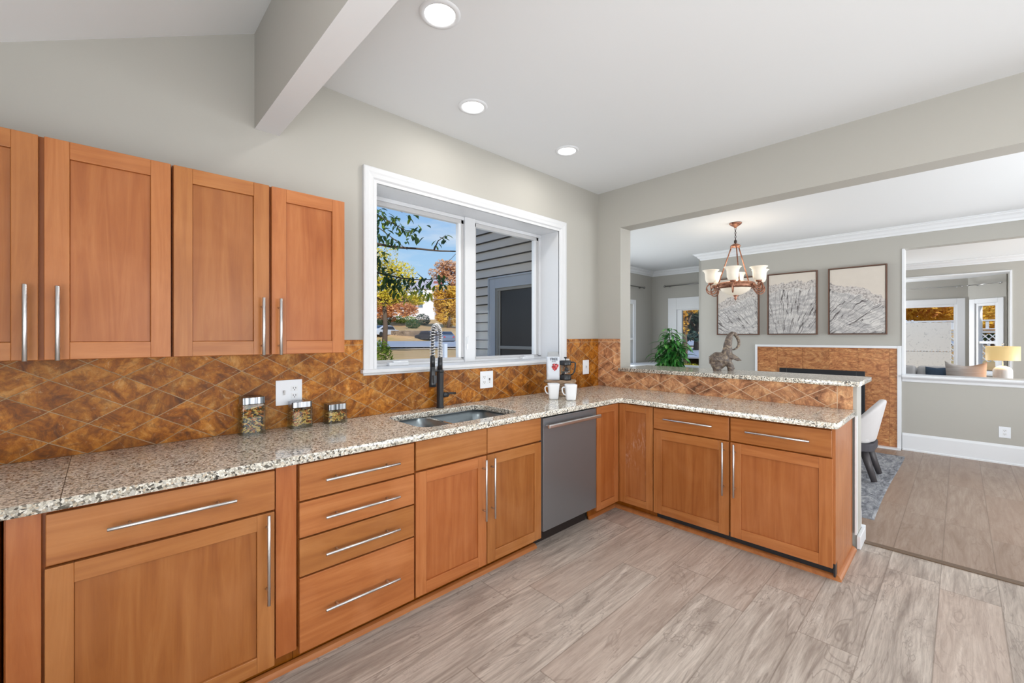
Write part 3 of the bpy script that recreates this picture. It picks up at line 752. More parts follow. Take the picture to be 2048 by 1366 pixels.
sb.box(1.158, 2.066, YF + .04, YB, 0.10, 0.118); sb.box(1.158, 2.066, YB - 0.012, YB, 0.118, 0.878)
build(sb, 'body', 'wframe', e)
slab_y(1.146, 1.614, 0.722, 0.870, YF, e, 'false_front'); slab_y(1.620, 2.079, 0.722, 0.870, YF, e, 'false_front')
d = frame_y(1.145, 1.612, 0.080, 0.712, YF, e); handle((1.582, YF - .035, .349), (1.582, YF - .035, .699), (0, -1, 0), d)
d = frame_y(1.619, 2.081, 0.080, 0.712, YF, e); handle((1.648, YF - .035, .346), (1.648, YF - .035, .697), (0, -1, 0), d)
build(MB().box(1.141, 2.083, 1.975, 1.99, 0, 0.10).box(2.068, 2.083, 1.99, 2.4, 0, 0.10), 'toe_kick', 'wframe', e)
# --- dishwasher
e = empty('dishwasher', (2.39, 2.2, 0), 'dark stainless dishwasher with a bar handle between the wooden base cabinets', 'dishwasher')
build(MB().box(2.090, 2.684, YF + 0.03, YB, 0.105, 0.872), 'body', 'dark', e)
dd = build(MB().box(2.090, 2.680, YF - 0.012, YF + 0.028, 0.120, 0.866), 'door', 'ss_dark', e, 0.004)
hb = MB(); hb.box(2.088, 2.668, YF - 0.068, YF - 0.048, 0.805, 0.829); hb.box(2.110, 2.128, YF - 0.05, YF - 0.010, 0.811, 0.823); hb.box(2.630, 2.648, YF - 0.05, YF - 0.010, 0.811, 0.823)
build(hb, 'handle', 'steel', dd, 0.005)
build(MB().box(2.095, 2.675, YF + 0.09, YF + 0.10, 0.0, 0.119), 'kick_plate', 'dark', e)
# --- corner cabinet
e = base((3.2, 2.1, 0), 'wooden corner base cabinet with two narrow doors at a right angle, one scuffed')
XF = 3.005
cb = MB(); cb.prism([(2.692, YF + DT + .001), (XF + DT + .001, YF + DT + .001), (XF + DT + .001, 1.606), (XW - 0.012, 1.606), (XW - 0.012, YB), (2.692, YB)], 0.10, 0.878)
build(cb, 'body', 'wframe', e)
frame_y(2.703, 3.003, 0.080, 0.868, YF, e, w=0.055)
dr = frame_x(1.608, 1.897, 0.082, 0.868, XF, e, w=0.055); dr.data.materials[2] = M['wscuff']; dr['label'] = 'narrow door with pale scuff marks'
tk = MB(); tk.box(2.692, 3.075, 1.975, 1.985, 0, 0.10); tk.box(3.075, 3.085, 1.606, 1.985, 0, 0.10)
build(tk, 'toe_kick', 'wframe', e)
# --- peninsula cabinet
e = base((3.3, 1.05, 0), 'wooden peninsula base cabinet with two drawers over two doors and a black vented kick')
build(MB().box(XF + DT + .001, XW - 0.012, 0.512, 1.604, 0.10, 0.878), 'body', 'wframe', e)
d = slab_x(1.063, 1.600, 0.712, 0.866, XF, e); handle((XF - .035, 1.159, .795), (XF - .035, 1.508, .795), (-1, 0, 0), d)
d = slab_x(0.507, 1.052, 0.712, 0.866, XF, e); handle((XF - .035, 0.607, .791), (XF - .035, 0.953, .791), (-1, 0, 0), d)
d = frame_x(1.063, 1.600, 0.080, 0.703, XF, e, w=0.065); handle((XF - .035, 1.092, .348), (XF - .035, 1.092, .700), (-1, 0, 0), d)
d = frame_x(0.503, 1.052, 0.080, 0.703, XF, e, w=0.065); handle((XF - .035, 1.021, .351), (XF - .035, 1.021, .698), (-1, 0, 0), d)
build(MB().prism([(XF + DT + .001, 0.492), (XW - 0.045, 0.492), (XW - 0.045, 0.511), (XF + DT + .001, 0.511)], 0.10, 0.878).box(3.082, XW - 0.045, 0.492, 0.511, 0.0, 0.10), 'end_panel', 'wz', e, 0.001)
tb = MB(); tb.box(3.070, 3.080, 0.494, 1.60, 0.022, 0.10); tb.box(3.034, 3.070, 0.494, 0.503, 0.022, 0.13)
build(tb, 'toe_kick', 'black', e)
build(MB().box(3.576, XW - 0.0, 0.470, 0.480, 0.10, 0.878), 'scribe_strip', 'white', e)

# --- shoe mouldings along the cabinet feet
SH = [(0, 0), (0.026, 0.0), (0.024, 0.010), (0.016, 0.020), (0.008, 0.024), (0, 0.026)]
def wood_trim(path, name, inward=1):
    o = sweep_profile(path, SH, name, 'wx', inward); return o
wood_trim([(-1.2, 1.965), (2.083, 1.965)], 'trim_shoe_left_run', -1)
wood_trim([(2.692, 1.985), (3.070, 1.985), (3.070, 0.494), (3.574, 0.494)], 'trim_shoe_peninsula', -1)

# ================================================================== SINK, FAUCET
e = empty('sink', (1.60, 2.19, 0.72), 'double bowl stainless steel sink set under the granite counter', 'sink')
def bowl(x0, x1, y0, y1, zt, dep, r):
    mb = MB(); th = 0.004
    levels = [(0.0, zt), (0.006, zt - dep * .5), (0.012, zt - dep + 0.035), (0.035, zt - dep + 0.006), (0.10, zt - dep)]
    rings = []
    for ins, z in levels:
        rings.append([(x, y, z) for x, y in rrect(x0 + ins, x1 - ins, y0 + ins, y1 - ins, max(r - ins * .3, 0.02))])
    q = len(rings[0]); vs = [v for rg in rings for v in rg]
    fs = [(i * q + j, i * q + (j + 1) % q, (i + 1) * q + (j + 1) % q, (i + 1) * q + j) for i in range(len(rings) - 1) for j in range(q)]
    fs.append(tuple((len(rings) - 1) * q + j for j in range(q)))
    mb.add(vs, fs, 0, True)
    o = build(mb, 'bowl', 'sinksteel', e, fix=True)
    s = o.modifiers.new('thick', 'SOLIDIFY'); s.thickness = th; s.offset = 0
    dm = build(MB().lathe([(0.0, 0.003), (0.030, 0.003), (0.042, 0.006), (0.045, 0.002)], ((x0 + x1) / 2, (y0 + y1) / 2, zt - dep)), 'drain', 'chrome', e)
bowl(1.228, 1.512, 1.968, 2.412, 0.876, 0.19, 0.07)
bowl(1.534, 1.972, 1.968, 2.412, 0.876, 0.21, 0.07)
rimL = [rrect(1.215, 1.985, 1.955, 2.425, 0.08), rrect(1.226, 1.514, 1.966, 2.414, 0.07), rrect(1.532, 1.974, 1.966, 2.414, 0.07)]
curve_prism(rimL, 0.8735, 0.8775, 'rim', 'chrome', e)
fx, fy = 1.676, 2.468
e = empty('faucet', (fx, fy, CT), 'tall matte black spring-neck faucet behind the sink', 'faucet')
mb = MB(); mb.lathe([(0.0, 0), (0.027, 0), (0.027, 0.006), (0.0235, 0.010), (0.0235, 0.255), (0.019, 0.262), (0.0, 0.262)], (fx, fy, CT), 24)
build(mb, 'body', 'black', e)
dx_, dy_ = -0.80, -0.60; RA = 0.075
mb = MB(); mb.cyl((fx, fy, 1.17), (fx, fy, 1.262), 0.0165, 18); build(mb, 'collar', 'black', e)
def arch(t):
    if t < 0.38: return Vector((fx, fy, 1.255 + (1.395 - 1.255) * t / 0.38))
    if t < 0.80:
        a = PI * (t - 0.38) / 0.42; return Vector((fx + dx_ * RA * (1 - math.cos(a)), fy + dy_ * RA * (1 - math.cos(a)), 1.395 + 0.080 * math.sin(a)))
    k = (t - 0.80) / 0.20; return Vector((fx + dx_ * 2 * RA, fy + dy_ * 2 * RA, 1.395 - 0.125 * k))
hose = MB().tube([arch(i / 60) for i in range(61)], 0.0085, 10); build(hose, 'hose', 'black', e)
NS = 1100; pts = []
for i in range(NS + 1):
    t = i / NS; p = arch(t); q = (arch(min(1, t + .004)) - arch(max(0, t - .004))).normalized()
    side = Vector((-dy_, dx_, 0)); up = q.cross(side).normalized(); a = 2 * PI * 34 * t
    pts.append(p + (side * math.cos(a) + up * math.sin(a)) * 0.0155)
build(MB().tube(pts, 0.0027, 6), 'spring', 'bright', e)
hx_, hy_ = fx + dx_ * 2 * RA, fy + dy_ * 2 * RA
mb = MB(); mb.cyl((hx_, hy_, 1.205), (hx_, hy_, 1.275), 0.0165, 16); mb.cyl((hx_, hy_, 1.19), (hx_, hy_, 1.21), 0.006, 10)
mb.lathe([(0.0, 0.135), (0.016, 0.135), (0.018, 0.10), (0.024, 0.02), (0.025, 0.0), (0.0, 0.0)], (hx_, hy_, 1.075), 20)
mb.box(hx_ - 0.012, hx_ + 0.012, hy_ - 0.030, hy_ - 0.016, 1.10, 1.15)
build(mb, 'spray_head', 'black', e)
mb = MB(); mb.tube([(fx, fy, 1.168), (fx + dx_ * .07, fy + dy_ * .07, 1.172), (hx_, hy_, 1.168)], 0.006, 8); mb.lathe([(0.021, 0.0), (0.0255, 0.0), (0.0255, 0.012), (0.021, 0.012)], (fx, fy, 1.158), 20)
build(mb, 'docking_arm', 'black', e)
mb = MB(); mb.cyl((fx + .02, fy, 1.000), (fx + 0.062, fy, 1.000), 0.019, 16, r1=0.017); mb.tube([(fx + .06, fy, 1.004), (fx + 0.085, fy - .004, 1.008), (fx + 0.125, fy - .008, 1.004)], [0.009, 0.0075, 0.0075], 10)
build(mb, 'lever', 'black', e)

# ================================================================== WALL PLATES
def duplex(mb, cx, cz, put):
    for dz in (-0.0195, 0.0195):
        put(mb, cx, cz + dz, 0.017, 0.0145, 0.0025, 0)
        for sx in (-0.0062, 0.0062): put(mb, cx + sx, cz + dz + 0.003, 0.0014, 0.0042, 0.0032, 1)
        put(mb, cx, cz + dz - 0.0075, 0.0022, 0.0022, 0.0032, 1)
def plate(kind_list, w, h, cx, cz, label, wallpos, axis='y', name='outlet'):
    """wall plate centred at (cx, cz) on the wall plane, its receptacles and switches as parts"""
    def put(mb, x, z, hw, hh, o, mi):
        if axis == 'y': mb.box(x - hw, x + hw, wallpos - 0.006 - o, wallpos - 0.004, z - hh, z + hh, mi)
        else: mb.box(wallpos - 0.006 - o, wallpos - 0.004, x - hw, x + hw, z - hh, z + hh, mi)
    loc = (cx, wallpos, cz) if axis == 'y' else (wallpos, cx, cz)
    e = empty(name, loc, label, 'switch' if kind_list == ['t'] else 'outlet', 'wall plates')
    mb = MB()
    if axis == 'y': mb.box(cx - w / 2, cx + w / 2, wallpos - 0.006, wallpos - 0.0004, cz - h / 2, cz + h / 2)
    else: mb.box(wallpos - 0.006, wallpos - 0.0004, cx - w / 2, cx + w / 2, cz - h / 2, cz + h / 2)
    build(mb, 'cover_plate', 'plate', e, 0.002)
    k = len(kind_list)
    for i, kd in enumerate(kind_list):
        x = cx + (i - (k - 1) / 2) * 0.052
        m2 = MB()
        if kd == 'o': duplex(m2, x, cz, put); build(m2, 'receptacle', ['white', 'black'], e)
        elif kd == 't':
            put(m2, x, cz, 0.006, 0.013, 0.001, 0); put(m2, x, cz + 0.004, 0.004, 0.006, 0.010, 0); build(m2, 'toggle', ['sash', 'black'], e)
        elif kd == 'g':
            put(m2, x, cz, 0.017, 0.034, 0.002, 0); put(m2, x, cz + 0.006, 0.007, 0.0035, 0.003, 1); put(m2, x, cz - 0.004, 0.007, 0.0035, 0.003, 1)
            put(m2, x, cz - .021, .003, .003, .0025, 1); build(m2, 'receptacle', ['white', 'black'], e)
    return e
TW = YW - 0.010
plate(['t', 'o'], 0.132, 0.135, 0.732, 1.100, 'white double wall plate with a toggle switch and outlet above the pasta jars', TW)
plate(['o', 'g'], 0.128, 0.130, 2.135, 1.073, 'white double wall plate right of the faucet under the window', TW)
plate(['t'], 0.095, 0.138, 3.398, 1.108, 'narrow white switch plate on the tile right of the french press', TW)
plate(['o'], 0.088, 0.122, -0.338, 0.347, 'white outlet low on the grey half wall', 7.2, 'x')
# ---- tile border strips are in the shader; scuff on the corner door
# ================================================================== RECESSED LIGHTS
def can(x, y, label, z=CZ):
    e = empty('recessed_light', (x, y, z), label, 'ceiling light', 'recessed ceiling lights')
    build(MB().lathe([(0.066, -0.0005), (0.070, -0.008), (0.088, -0.006), (0.092, -0.0005)], (x, y, z), 40), 'trim_ring', 'white', e)
    build(MB().lathe([(0.0, -0.004), (0.067, -0.004)], (x, y, z), 40), 'lens', 'can', e)
    d = bpy.data.lights.new('can_lamp', 'AREA'); d.shape = 'DISK'; d.size = 0.13; d.energy = 3.2; d.color = (1, 0.95, 0.88)
    o = bpy.data.objects.new('can_lamp', d); COL.objects.link(o); o.location = (x, y, z - 0.012)
    return e
can(1.088, 1.603, 'round recessed ceiling light nearest the camera, largest of the row')
can(1.673, 2.104, 'round recessed ceiling light in the middle of the row')
can(2.593, 2.099, 'round recessed ceiling light farthest away, nearest the corner')
for x, y in ((1.1, -0.2), (2.4, -0.2), (1.1, -1.7), (2.6, -1.7)):  # extra lamps added out of view to light the kitchen
    can(x, y, 'round recessed ceiling light added unseen behind the camera')
# ================================================================== COUNTER OBJECTS
def pasta_jar(x0, y0, w, h, lid, label, seed, colors):
    rnd = random.Random(seed); x1, y1 = x0 + w, y0 + 0.088; z0 = CT + 0.0008
    e = empty('pasta_jar', ((x0 + x1) / 2, (y0 + y1) / 2, z0), label, 'jar', 'square glass jars of pasta')
    body = curve_prism([rrect(x0, x1, y0, y1, 0.012), rrect(x0 + .004, x1 - .004, y0 + .004, y1 - .004, 0.009)], z0, z0 + h, 'glass_body', 'jarglass', e)
    build(MB().prism(rrect(x0 + .001, x1 - .001, y0 + .001, y1 - .001, 0.012), z0, z0 + 0.006), 'glass_base', 'jarglass', e)
    lw_ = 0.004
    mb = MB(); mb.prism(rrect(x0 + lw_, x1 - lw_, y0 + lw_, y1 - lw_, 0.012), z0 + h + .001, z0 + h + lid)
    o = build(mb, 'lid', 'lid', e, 0.002)
    p = MB()
    for i in range(int(150 * h / 0.1)):
        L = rnd.uniform(0.010, 0.017); a = rnd.uniform(0, 2 * PI); el = rnd.uniform(-0.7, 0.7)
        d = Vector((math.cos(a) * math.cos(el), math.sin(a) * math.cos(el), math.sin(el)))
        c = Vector((rnd.uniform(x0 + .016, x1 - .016), rnd.uniform(y0 + .014, y1 - .014), rnd.uniform(z0 + .014, z0 + h - .016)))
        if rnd.random() < 0.55: c.y = y0 + rnd.uniform(.013, .020)
        s_ = d.cross(Vector((0, 0, 1))).normalized() * 0.004
        mi = rnd.choices(range(4), colors)[0]
        def cl(v): return Vector((min(max(v.x, x0 + .009), x1 - .009), min(max(v.y, y0 + .009), y1 - .009), min(max(v.z, z0 + .012), z0 + h - .008)))
        p.tube([cl(c - d * L), cl(c - d * L * .35 + s_), cl(c + d * L * .35 + s_), cl(c + d * L)], 0.0034, 6, mi)
    o = build(p, 'dry_pasta', ['pasta_y', 'pasta_o', 'pasta_g', 'pasta_d'])
    return o
M['pasta_y'] = mat('pasta_yellow', srgb(226, 190, 112), 0.6); M['pasta_o'] = mat('pasta_orange', srgb(196, 116, 50), 0.6)
M['pasta_g'] = mat('pasta_green', srgb(70, 76, 58), 0.6); M['pasta_d'] = mat('pasta_dark', srgb(48, 50, 56), 0.6)
tag(pasta_jar(0.488, 2.418, 0.110, 0.150, 0.036, 'tallest of the three square glass pasta jars with a steel lid', 1, (5, 3, 2, 3)), 'mixed dry pasta filling the tallest jar', 'pasta', None, 'stuff')
tag(pasta_jar(0.716, 2.418, 0.110, 0.108, 0.032, 'middle-sized square glass pasta jar in front of the wall plate', 2, (5, 4, 1.2, .3)), 'yellow and orange dry pasta in the middle jar', 'pasta', None, 'stuff')
tag(pasta_jar(0.902, 2.418, 0.112, 0.074, 0.034, 'shortest square glass pasta jar with a steel lid, nearest the window', 3, (8, 2, 1.5, .2)), 'yellow dry pasta in the shortest jar', 'pasta', None, 'stuff')

LAT = Vector((SA, -CA, 0)); FW = Vector((CA, SA, 0))     # picture-right and away-from-camera in plan
def P3(o, l, f, z): return Vector(o) + LAT * l + FW * f + Vector((0, 0, z))
# wooden pedestal stand
sc0 = Vector((2.75, 2.30, 0))
M['slab_wood'] = mat('rustic_wood', srgb(120, 96, 78), 0.6)
n = NT(M['slab_wood']); n.base(n.ramp(n.noise(n.scale(n.pos(), (1, 1, 6)), 18, 5), [(0.3, srgb(86, 66, 54)), (0.7, srgb(190, 160, 128))]))
e = empty('cake_stand', (sc0.x, sc0.y, CT), 'low rustic wooden pedestal stand behind the two white mugs', 'stand')
build(MB().lathe([(0.0, 0.022), (0.128, 0.022), (0.134, 0.016), (0.134, 0.006), (0.128, 0.0), (0.0, 0.0)], (sc0.x, sc0.y, 1.022), 40), 'top', 'slab_wood', e)
build(MB().lathe([(0.055, 0.109), (0.055, 0.07), (0.070, 0.0), (0.0, 0.0)], (sc0.x, sc0.y, CT + .0008), 4).lathe([(0.0, 0.1085), (0.055, 0.1085)], (sc0.x, sc0.y, CT), 4), 'foot', 'slab_wood', e, 0.003)
ZS = 1.0448
# coffee bag
b0 = sc0 + LAT * -0.058
e = empty('coffee_bag', (b0.x, b0.y, ZS), 'tall white coffee bag with dark lettering and a red heart, on the stand', 'bag')
def bagpt(u, v):
    a = 2 * PI * u; z = v * 0.232; k = 1.0
    w = 0.054; dpt = 0.034 * (1 - max(0, (v - .55) / .45) ** 1.3 * 0.86) * (0.9 + .1 * math.sin(PI * min(v * 1.6, 1)))
    if v > .75: w *= 1 - 0.20 * (v - .75) / .25
    ca, sa = math.cos(a), math.sin(a); f = lambda c: math.copysign(abs(c) ** 0.35, c)
    return P3((b0.x, b0.y, 0), w * f(ca) + 0.0008 * math.sin(40 * v + 5 * a), dpt * f(sa) + 0.0010 * math.sin(23 * v + 3 * a), ZS + z)
M['bagw'] = mat('bag_foil', (0.66, 0.70, 0.76), 0.38); n = NT(M['bagw'])
zz = n.sep(n.pos())[2]; n.base(n.mix(n.math('GREATER_THAN', zz, ZS + 0.192), (0.66, 0.71, 0.78), (0.38, 0.40, 0.42)))
mb = MB().grid(bagpt, 40, 22, 0, True, True); k0 = len(mb.v) - 40
mb.f.append(list(range(k0, k0 + 40))); mb.m.append(0); mb.sm.append(False); mb.f.append(list(range(40))); mb.m.append(0); mb.sm.append(False)
build(mb, 'pouch', 'bagw', e)
M['ink'] = mat('ink_navy', srgb(60, 72, 88), 0.6); M['red'] = mat('print_red', srgb(196, 28, 36), 0.5)
M['redd'] = mat('print_dark_red', srgb(120, 16, 26), 0.5); M['pink'] = mat('print_pink', srgb(240, 120, 120), 0.5)
def text_mesh(txt, size, origin, m, parent, name='lettering', bold=0.0):
    cu = bpy.data.curves.new(name, 'FONT'); cu.body = txt; cu.size = size; cu.extrude = 0.0003; cu.align_x = 'CENTER'; cu.offset = bold
    t = bpy.data.objects.new(name, cu); COL.objects.link(t); bpy.context.view_layer.update()
    me = bpy.data.meshes.new_from_object(t.evaluated_get(bpy.context.evaluated_depsgraph_get())); bpy.data.objects.remove(t)
    R = Matrix(((LAT.x, 0, -FW.x, origin[0]), (LAT.y, 0, -FW.y, origin[1]), (0, 1, 0, origin[2]), (0, 0, 0, 1)))
    me.transform(R); me.materials.clear(); me.materials.append(M[m]); o = bpy.data.objects.new(name, me); return lk(o, parent)
def surf_f(v): return -0.0345 * (1 - max(0, (v - .55) / .45) ** 1.3 * 0.86) - 0.0012
o_ = P3((b0.x, b0.y, 0), 0.005, surf_f(.70) - .0015, ZS + 0.163); text_mesh('FREE', 0.030, o_, 'ink', e, bold=0.0006)
o_ = P3((b0.x, b0.y, 0), 0.005, surf_f(.62) - .001, ZS + 0.150); text_mesh('& easy', 0.013, o_, 'ink', e)
hp = MB(); rr = random.Random(4)
for i in range(120):
    while True:
        a, b = rr.uniform(-1.2, 1.2), rr.uniform(-1.2, 1.3)
        if (a * a + b * b - 1) ** 3 - a * a * b ** 3 < 0: break
    c = P3((b0.x, b0.y, 0), 0.013 + a * 0.024, surf_f(.4) - 0.0016 - rr.uniform(0, .0006), ZS + 0.103 + b * 0.026); s_ = rr.uniform(.003, .0052)
    pts = [c + LAT * s_ * math.cos(t * PI / 3 + a) + Vector((0, 0, s_ * math.sin(t * PI / 3 + a))) for t in range(6)]
    hp.add(pts, [tuple(range(6))], rr.choice((0, 0, 0, 1, 1, 2)))
build(hp, 'heart_print', ['red', 'redd', 'pink'], e, fix=False)
# french press
f0 = sc0 + LAT * 0.046
e = empty('french_press', (f0.x, f0.y, ZS), 'small black and glass french press on the wooden stand', 'coffee press')
fc = (f0.x, f0.y, ZS)
build(MB().lathe([(0, 0), (0.047, 0), (0.048, 0.006), (0.046, 0.040), (0.041, 0.044), (0.0, 0.044)], fc, 28), 'base', 'black', e)
build(MB().lathe([(0.042, 0.046), (0.043, 0.052), (0.043, 0.122), (0.041, 0.122), (0.041, 0.052)], fc, 28), 'glass_beaker', 'jarglass', e)
mb = MB(); mb.lathe([(0.0, 0.122), (0.047, 0.122), (0.048, 0.128), (0.047, 0.156), (0.043, 0.160), (0.0, 0.161)], fc, 28); build(mb, 'lid', 'black', e)
mb = MB(); mb.cyl((f0.x, f0.y, ZS + .16), (f0.x, f0.y, ZS + .176), 0.003, 8); mb.lathe([(0.004, 0.174), (0.014, 0.182), (0.013, 0.188), (0, 0.189)], fc, 16); build(mb, 'plunger_knob', 'black', e)
mb = MB(); mb.cyl((f0.x, f0.y, ZS + .05), (f0.x, f0.y, ZS + .12), 0.002, 8); mb.lathe([(0, .062), (.039, .062), (.039, .068), (0, .068)], fc, 20)
mb.ball(P3(fc, 0.005, -0.030, 0.088), (0.017, 0.017, 0.018), 14); mb.tube([P3(fc, 0.0, -.034, .082), P3(fc, -.016, -.036, .062), P3(fc, -.032, -.032, .047)], [.006, .008, .010], 8)
build(mb, 'plunger', 'black', e)
mb = MB(); mb.tube([P3(fc, .044, 0, .144), P3(fc, .070, 0, .146), P3(fc, .082, 0, .138), P3(fc, .081, 0, .105), P3(fc, .074, 0, .070), P3(fc, .060, 0, .048), P3(fc, .045, 0, .040)], [.006, .006, .0065, .0065, .0065, .006, .006], 10)
build(mb, 'handle', 'black', e)
# mugs
def mug(px, fwd, label, first=None):
    x, y = at(px, fwd)
    if first is not None:
        c = copy_tree(first); c.location = (x, y, CT + .0008); c['label'] = label; return c
    e = empty('mug', (x, y, CT + .0008), label, 'mug', 'square white mugs'); o = (x, y, CT + .0008)
    def sec(v): return 0.036 + 0.011 * v
    def sq(u, r, z):
        a = 2 * PI * u; f = lambda c: math.copysign(abs(c) ** 0.42, c); return P3(o, r * f(math.cos(a)), r * f(math.sin(a)), z)
    prof = [(0.030, 0.0)] + [(sec(k / 10), 0.003 + 0.117 * k / 10) for k in range(11)] + [(sec(1) - .003, .121)] + [(sec(k / 10) - .004, 0.008 + .112 * k / 10) for k in range(10, -1, -1)] + [(0.002, .008)]
    vs = []; S = 40
    for r, z in prof: vs += [sq(k / S, r, z) for k in range(S)]
    fs = [(i * S + k, i * S + (k + 1) % S, (i + 1) * S + (k + 1) % S, (i + 1) * S + k) for i in range(len(prof) - 1) for k in range(S)] + [tuple(range(S))]
    build(MB().add(vs, fs, 0, True), 'cup', 'ceramic', e)
    build(MB().tube([P3(o, -.038, 0, .097), P3(o, -.058, 0, .099), P3(o, -.067, 0, .088), P3(o, -.064, 0, .064), P3(o, -.054, 0, .046), P3(o, -.034, 0, .036)], .0052, 10), 'handle', 'ceramic', e)
    return e
m1 = mug(1107, 3.36, 'square white mug on the left in front of the wooden stand')
mug(1141.5, 3.30, 'square white mug on the right in front of the wooden stand', m1)

# ================================================================== ELEPHANT on the bar top
ex, ey = 3.93, 1.44
E0 = (ex, ey, 1.1115)
efw = CA * ex + SA * ey; elat = SA * ex - CA * ey; pxs = FPX / efw
def ep(px, py, f=0.0):
    return P3(E0, (px - 1024) / pxs - elat, f, zat(py, efw) - 1.1062)
em = MB()
em.tube([ep(1425, 730), ep(1427, 722), ep(1433, 719), ep(1443, 720), ep(1450, 722), ep(1455, 722)], [.030, .052, .062, .064, .058, .040], 16)
em.tube([ep(1428, 728, -.02), ep(1431, 737, -.022), ep(1432, 744, -.022)], [.040, .034, .036], 12)
em.ball(ep(1437, 730, 0), (0.066, 0.052, 0.045), 16)
em.tube([ep(1432, 728, .03), ep(1435, 737, .03), ep(1436, 742, .03)], [.030, .024, .026], 12)
em.tube([ep(1452, 722, -.02), ep(1456, 733, -.028), ep(1458, 744.5, -.03)], [.036, .024, .027], 12)
em.tube([ep(1456, 722, .02), ep(1464, 732, .02), ep(1467, 741, .02)], [.034, .022, .024], 12)
em.ball(ep(1455, 714), (0.046, 0.046, 0.055), 16)
em.tube([ep(1454, 716), ep(1453.5, 704), ep(1455, 692), ep(1457.5, 680), ep(1460, 672), ep(1464.5, 667.5), ep(1470, 669), ep(1475, 676), ep(1478, 685), ep(1477.5, 692), ep(1473, 698), ep(1467, 700.5), ep(1459, 700.5)],
        [.050, .043, .036, .029, .024, .018, .017, .016, .014, .013, .010, .008, .005], 14)
em.extr([ep(1452, 710, -.045), ep(1461, 708, -.050), ep(1470, 715, -.060), ep(1477.5, 722.5, -.064), ep(1468, 723, -.060), ep(1456, 717, -.052)], FW * 0.012)
em.extr([ep(1452, 710, .035), ep(1461, 708, .040), ep(1470, 715, .052), ep(1476, 721, .060), ep(1466, 722, .052), ep(1456, 717, .042)], FW * 0.012)
o = build(em, 'elephant_sculpture', 'carved')
rm = o.modifiers.new('remesh', 'REMESH'); rm.mode = 'VOXEL'; rm.voxel_size = 0.0052; rm.use_smooth_shade = True
sm = o.modifiers.new('smooth', 'SMOOTH'); sm.factor = 0.6; sm.iterations = 4
tag(o, 'grey-brown carved elephant with a looped raised trunk standing on the granite bar ledge', 'sculpture')

# ================================================================== CHANDELIER
cx, cy = 5.50, 1.868
e = empty('chandelier', (cx, cy, DZ), 'copper bronze chandelier with six frosted glass shades over the dining table', 'chandelier')
build(MB().lathe([(0, 0.0), (0.068, 0.0), (0.070, -0.010), (0.052, -0.026), (0.022, -0.045), (0.012, -0.058), (0, -0.060)], (cx, cy, DZ - .0005), 28), 'canopy', 'copper', e)
ch = MB(); z = DZ - 0.058; k = 0
while z > 2.565:
    a = 0 if k % 2 else PI / 2; u = Vector((math.cos(a), math.sin(a), 0))
    ch.tube([Vector((cx, cy, z - .014)) + u * 0.0085 * math.cos(t * PI / 4) + Vector((0, 0, 0.016 * math.sin(t * PI / 4))) for t in range(8)], 0.0028, 6, closed=True); z -= 0.0235; k += 1
ch.lathe([(0.0, 0.030), (0.016, 0.024), (0.018, 0.0), (0.0, -0.02)], (cx, cy, 2.535), 12)
build(ch, 'chain', mat('dark_bronze', (0.06, 0.04, 0.035), 0.4, 0.6), e)
hub = MB(); hub.lathe([(0, .03), (0.020, .026), (0.046, .012), (0.058, 0.0), (0.050, -.014), (0.016, -.02), (0, -.022)], (cx, cy, 2.495), 24); build(hub, 'hub', 'copper', e)
for k in range(3):
    a = YAW - PI / 2 + math.radians(14) + k * 2 * PI / 3
    d = Vector((math.cos(a), math.sin(a), 0)); c = Vector((cx, cy, 0))
    rb = MB(); rb.tube([c + d * 0.045 + Vector((0, 0, 2.49)), c + d * 0.20 + Vector((0, 0, 2.045))], 0.0072, 10); rb.ball(c + d * 0.048 + Vector((0, 0, 2.482)), 0.013, 10); rb.ball(c + d * 0.198 + Vector((0, 0, 2.05)), 0.014, 10)
    build(rb, 'rod', 'copper', e)
ring = MB().lathe([(0.180, 1.985), (0.198, 1.980), (0.212, 1.995), (0.216, 2.020), (0.208, 2.042), (0.192, 2.052), (0.180, 2.046), (0.174, 2.015), (0.180, 1.985)], (cx, cy, 0), 48)
build(ring, 'ring', 'copper', e)
build(MB().lathe([(0.0, 1.900), (0.05, 1.905), (0.10, 1.925), (0.145, 1.955), (0.175, 1.995), (0.170, 1.998), (0.135, 1.962), (0.09, 1.93), (0.0, 1.908)], (cx, cy, 0), 40), 'bowl', 'shade', e)
build(MB().lathe([(0, 1.915), (0.020, 1.910), (0.028, 1.895), (0.012, 1.878), (0.016, 1.864), (0.008, 1.845), (0, 1.835)], (cx, cy, 0), 16), 'finial', 'copper', e)
